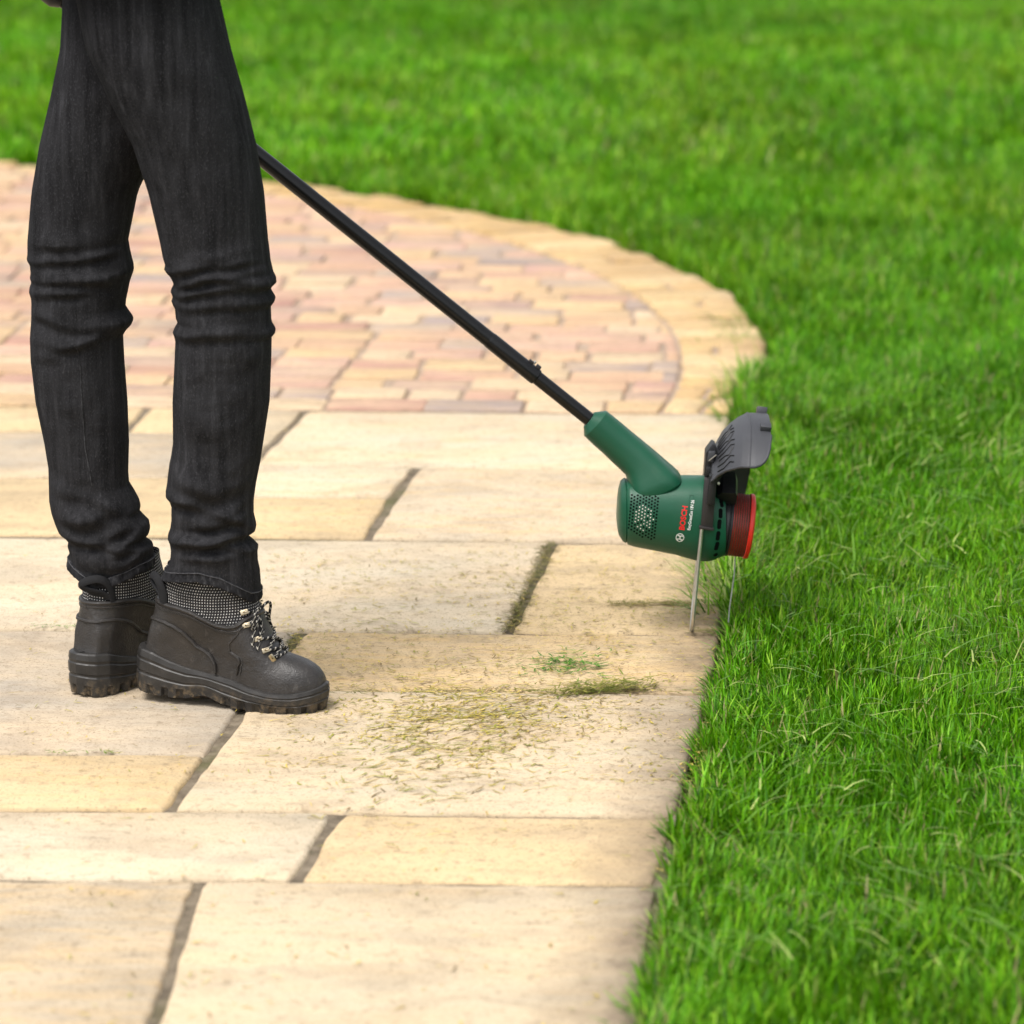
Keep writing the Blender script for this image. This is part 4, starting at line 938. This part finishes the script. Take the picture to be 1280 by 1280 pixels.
def make_boot(base, ang, lift_heel=0.0, lace_seed=0):
    mb = MB(); qs = [0.22, 0.3, .36, .42, .46, .5, .53, .555, .575, .59, .6, .61, .62, .64, .66, .69, .72, .76, .80, .84, .88, .92, .96, .985, 1.0]
    mb.loft([ring_of(lambda t_, q=q: q * lerp_tab(ZTOP, t_), 0.0008 + (0.002 if q > .8 else 0.002 * max(0, (q - .55) / .25))) for q in qs], caps=(True, False))
    up = mb.build('boot', M_leather, angle=60)
    up.location = base; up.rotation_euler = (0, lift_heel, ang)
    pplace(up)
    def s(mbx, name, m, **kw):
        o_ = mbx.build(name, m, **kw); o_.parent = up; return o_
    # fabric collar
    mb = MB(); rings, uvs = [], []; zs = np.linspace(0.085, 0.192, 22)
    for z in zs:
        puff = 0.0012 * math.sin((z - .11) * 55) + 0.001 * math.sin((z - 0.1) * 130)
        r = ring_of(lambda t_: z, puff - 0.0008); L = 0
        # uv: length round the ring, from the heel, on each side; height
        uv = []; acc = 0
        for i, q in enumerate(r):
            if i: acc += (q - r[i - 1]).length
            uv.append((acc, z))
        tot = acc + (r[0] - r[-1]).length; uv = [((a if a <= tot / 2 else tot - a), zz + 0.006 * math.sin(a * 22)) for a, zz in uv]
        rings.append(r); uvs += uv
    mb.loft(rings, caps=(False, False), uv=uvs); s(mb, 'collar', M_dots, angle=180)
    # padded roll along the leather's top edge
    mb = MB(); r = ring_of(lambda t_: lerp_tab(ZTOP, t_), 0.0022); mb.tube(r + r[:1], 0.0032, 8); s(mb, 'padded_rim', M_leather)
    # raised seams: heel counter arc, quarter seam, vamp seam, doubled with stitching
    seam, st = MB(), MB()
    for side in (-1, 1):
        ctr = [(0.0, .108), (.05, .110), (.14, .110), (.24, .106), (.32, .099), (.385, .088), (.42, .076), (.435, .062), (.44, .048)]
        ctr = [(a, b) for a, b in zip(np.interp(np.linspace(0, 8, 40), range(9), [c[0] for c in ctr]), np.interp(np.linspace(0, 8, 40), range(9), [c[1] for c in ctr]))]
        seam.tube([boot_pt(a, b, side, 0.0024 + 0.0012 * min(1, b / .1)) for a, b in ctr], 0.0025, 7)
        st.tube([boot_pt(a, b - .004, side, 0.0024) for a, b in ctr], 0.0006, 5)
        vmp = [(.83, .118), (.79, .108), (.735, .1), (.69, .092), (.66, .082), (.615, .072), (.575, .062), (.56, .05)]
        vmp = list(zip(np.interp(np.linspace(0, 7, 30), range(8), [c[0] for c in vmp]), np.interp(np.linspace(0, 7, 30), range(8), [c[1] for c in vmp])))
        seam.tube([boot_pt(a, b, side, 0.0022) for a, b in vmp], 0.0020, 7)
        st.tube([boot_pt(a + .02, b, side, 0.0018) for a, b in vmp], 0.0006, 5)
        top2 = [(t_, lerp_tab(ZTOP, t_) - 0.0085) for t_ in np.linspace(0, .86, 40)]
        st.tube([boot_pt(a, b, side, 0.0034) for a, b in top2], 0.0007, 5); seam.tube([boot_pt(a, b + .0022, side, 0.0030) for a, b in top2], 0.0017, 6)
    s(seam, 'raised_seam', M_leather); s(st, 'stitching', M_stitch)
    # sole: stepped side wall, cut tread
    mb = MB(); K = 260
    SOLE_TOP = [(0, .064), (.03, .062), (.055, .054), (.085, .047), (.12, .044), (.155, .041), (.185, .034), (.215, .031), (.245, .033), (.27, .040), (.286, .046)]
    ar = []
    for k in range(K):
        a = 2 * math.pi * k / K; x = 0.143 - 0.143 * math.cos(a); y = lerp_tab(PLAN, x) * (1 if a < math.pi else -1); ar.append((x, y))
    def srow(fr_, out_, zz=None, notch=0.0):
        r = []
        for k, (x, y) in enumerate(ar):
            zt = lerp_tab(SOLE_TOP, x); arch = 0.010 * math.exp(-((x - .115) / .024) ** 2); toe = 0.008 * max(0, (x - .235) / .05) ** 2 + 0.004 * max(0, (.02 - x) / .02) ** 2
            z0 = arch + toe; z = z0 + (zt - z0) * fr_ if zz is None else z0 + zz
            nxt, prv = ar[(k + 1) % K], ar[k - 1]; tx, ty = nxt[0] - prv[0], nxt[1] - prv[1]; ln = math.hypot(tx, ty) or 1
            nx_, ny_ = ty / ln, -tx / ln
            if nx_ * (x - .14) + ny_ * y < 0: nx_, ny_ = -nx_, -ny_
            o_ = out_
            if notch:
                cut = (math.sin(x * 2 * math.pi / 0.024 + (1.2 if y > 0 else 0)) > 0.35) and not (0.085 < x < 0.135)
                if x > .262 or x < .02: cut = math.sin(y * 2 * math.pi / 0.021) > 0.4
                if cut: o_ -= notch * (0.6 + 0.5 * abs(mnoise.noise(Vector((x * 40, y * 40, 5)))))
            r.append(Vector((x + nx_ * o_, y + ny_ * o_, z)))
        return r
    mb.loft([srow(0, -.006, 0.0), srow(0, .0005, 0.0, .007), srow(0, .0012, .006, .006), srow(0, .002, .012, .004), srow(0, .0026, .0145), srow(.42, .0026), srow(.45, .0014), srow(.49, .0014), srow(.52, .003), srow(.74, .0032), srow(.77, .0018), srow(.81, .0018), srow(.84, .0026), srow(.97, .0012), srow(1.0, -.001), srow(1.0, -.006)], caps=(True, True))
    s(mb, 'sole', M_sole, angle=30)
    # pull loop at the heel
    mb = MB(); zb = 0.137
    P0, P1 = boot_pt(0.0, zb, -1), boot_pt(0.0, .178, -1)
    w_ = [(.14, .134, .0035), (.135, .146, .0045), (.12, .157, .006), (.09, .167, .009), (.05, .173, .012), (.015, .172, .015), (.0, .166, .019), (.0, .158, .016)]
    cv = [boot_pt(a_, z_, -1, o_) for a_, z_, o_ in w_]; cv += [boot_pt(.03, .152, -1, .007), boot_pt(.09, .148, -1, .004), boot_pt(.10, .134, -1, .002)]
    sm = []
    for i in range(len(cv) - 1):
        for j in range(5): sm.append(cv[i].lerp(cv[i + 1], j / 5))
    sm2 = [sum(sm[max(0, i - 3):i + 4], Vector()) / len(sm[max(0, i - 3):i + 4]) for i in range(len(sm))]
    mb.tube(sm2, 0.0062, 10, flat=0.5, up=Vector((0, -1, 0))); s(mb, 'pull_loop', M_strap)
    # hooks and laces down the instep
    rows_ = [(.140, .90, .010), (.122, .885, .009), (.104, .935, .008), (.089, .950, .006), (.079, .905, .006)]
    hk = {}
    for i, (z, t_, d_) in enumerate(rows_):
        for side in (-1, 1):
            p = boot_pt(t_, z, side, 0.0035); q = boot_pt(t_ - .03, z - .002, side, 0.002); hk[i, side] = p
            mbh = MB(); dv = (p - q).normalized(); nrm = Vector((0.3, side, 0.4)).normalized(); bx = dv.cross(nrm).normalized()
            mbh.box(p, dv, bx, dv.cross(bx), .0058, .0034, .0014, .0006); mbh.tube([p - dv * .001 + nrm * .001, p + nrm * .005 + dv * .001, p + nrm * .0055 + dv * .005], .0014, 6); s(mbh, 'lace_hook', M_eyelet)
    mb = MB()
    def lace(pts, r=0.0021):
        pts = [Vector(p) for p in pts]; sm = []
        for i in range(len(pts) - 1):
            for j in range(6): sm.append(pts[i].lerp(pts[i + 1], j / 6))
        sm.append(pts[-1]); sm = [sum(sm[max(0, i - 2):i + 3], Vector()) / len(sm[max(0, i - 2):i + 3]) for i in range(len(sm))]
        mb.tube(sm, r, 7)
    for i in range(len(rows_) - 1):
        for side in (-1, 1):
            a, b = hk[i, side], hk[i + 1, -side]; m_ = (a + b) / 2 + Vector((.010, 0, .006)); lace([a + Vector((.003, side * .003, 0)), m_, b + Vector((.003, -side * .003, 0))])
    lace([hk[4, -1] + Vector((.003, -.002, 0)), (hk[4, -1] + hk[4, 1]) / 2 + Vector((.011, 0, .003)), hk[4, 1] + Vector((.003, .002, 0))])
    kn = (hk[0, -1] + hk[0, 1]) / 2 + Vector((.011, 0, -.004))
    lace([hk[0, -1], kn, hk[0, 1]])
    # bow and hanging ends on the outer side
    for side in (-1, 1):
        lace([kn, kn + Vector((.007, side * .018, .012)), kn + Vector((.007, side * .034, .004)), kn + Vector((.004, side * .036, -.016)), kn + Vector((.006, side * .026, -.022)), kn + Vector((.008, side * .014, -.006)), kn])
        lace([kn, kn + Vector((.008, side * .022, -.006)), kn + Vector((.006, side * .035, -.024)), kn + Vector((.008, side * .039, -.046))])
        lace([kn, kn + Vector((.012, side * .014, -.014)), kn + Vector((.014, side * .030, -.034)), kn + Vector((.014, side * .036, -.050))])
    s(mb, 'lace', M_lace)
    return up
aR = R(-16)
hR = gnd(208, 871); bR = hR - Vector((math.cos(aR), math.sin(aR), 0)) * 0.042
make_boot(Vector((bR.x, bR.y, 0.0150)), aR, R(4.2))
aL = R(53)
hL = gnd(123, 863); bL = hL - Vector((math.cos(aL), math.sin(aL), 0)) * 0.042
make_boot(Vector((bL.x, bL.y, 0.001)), aL)
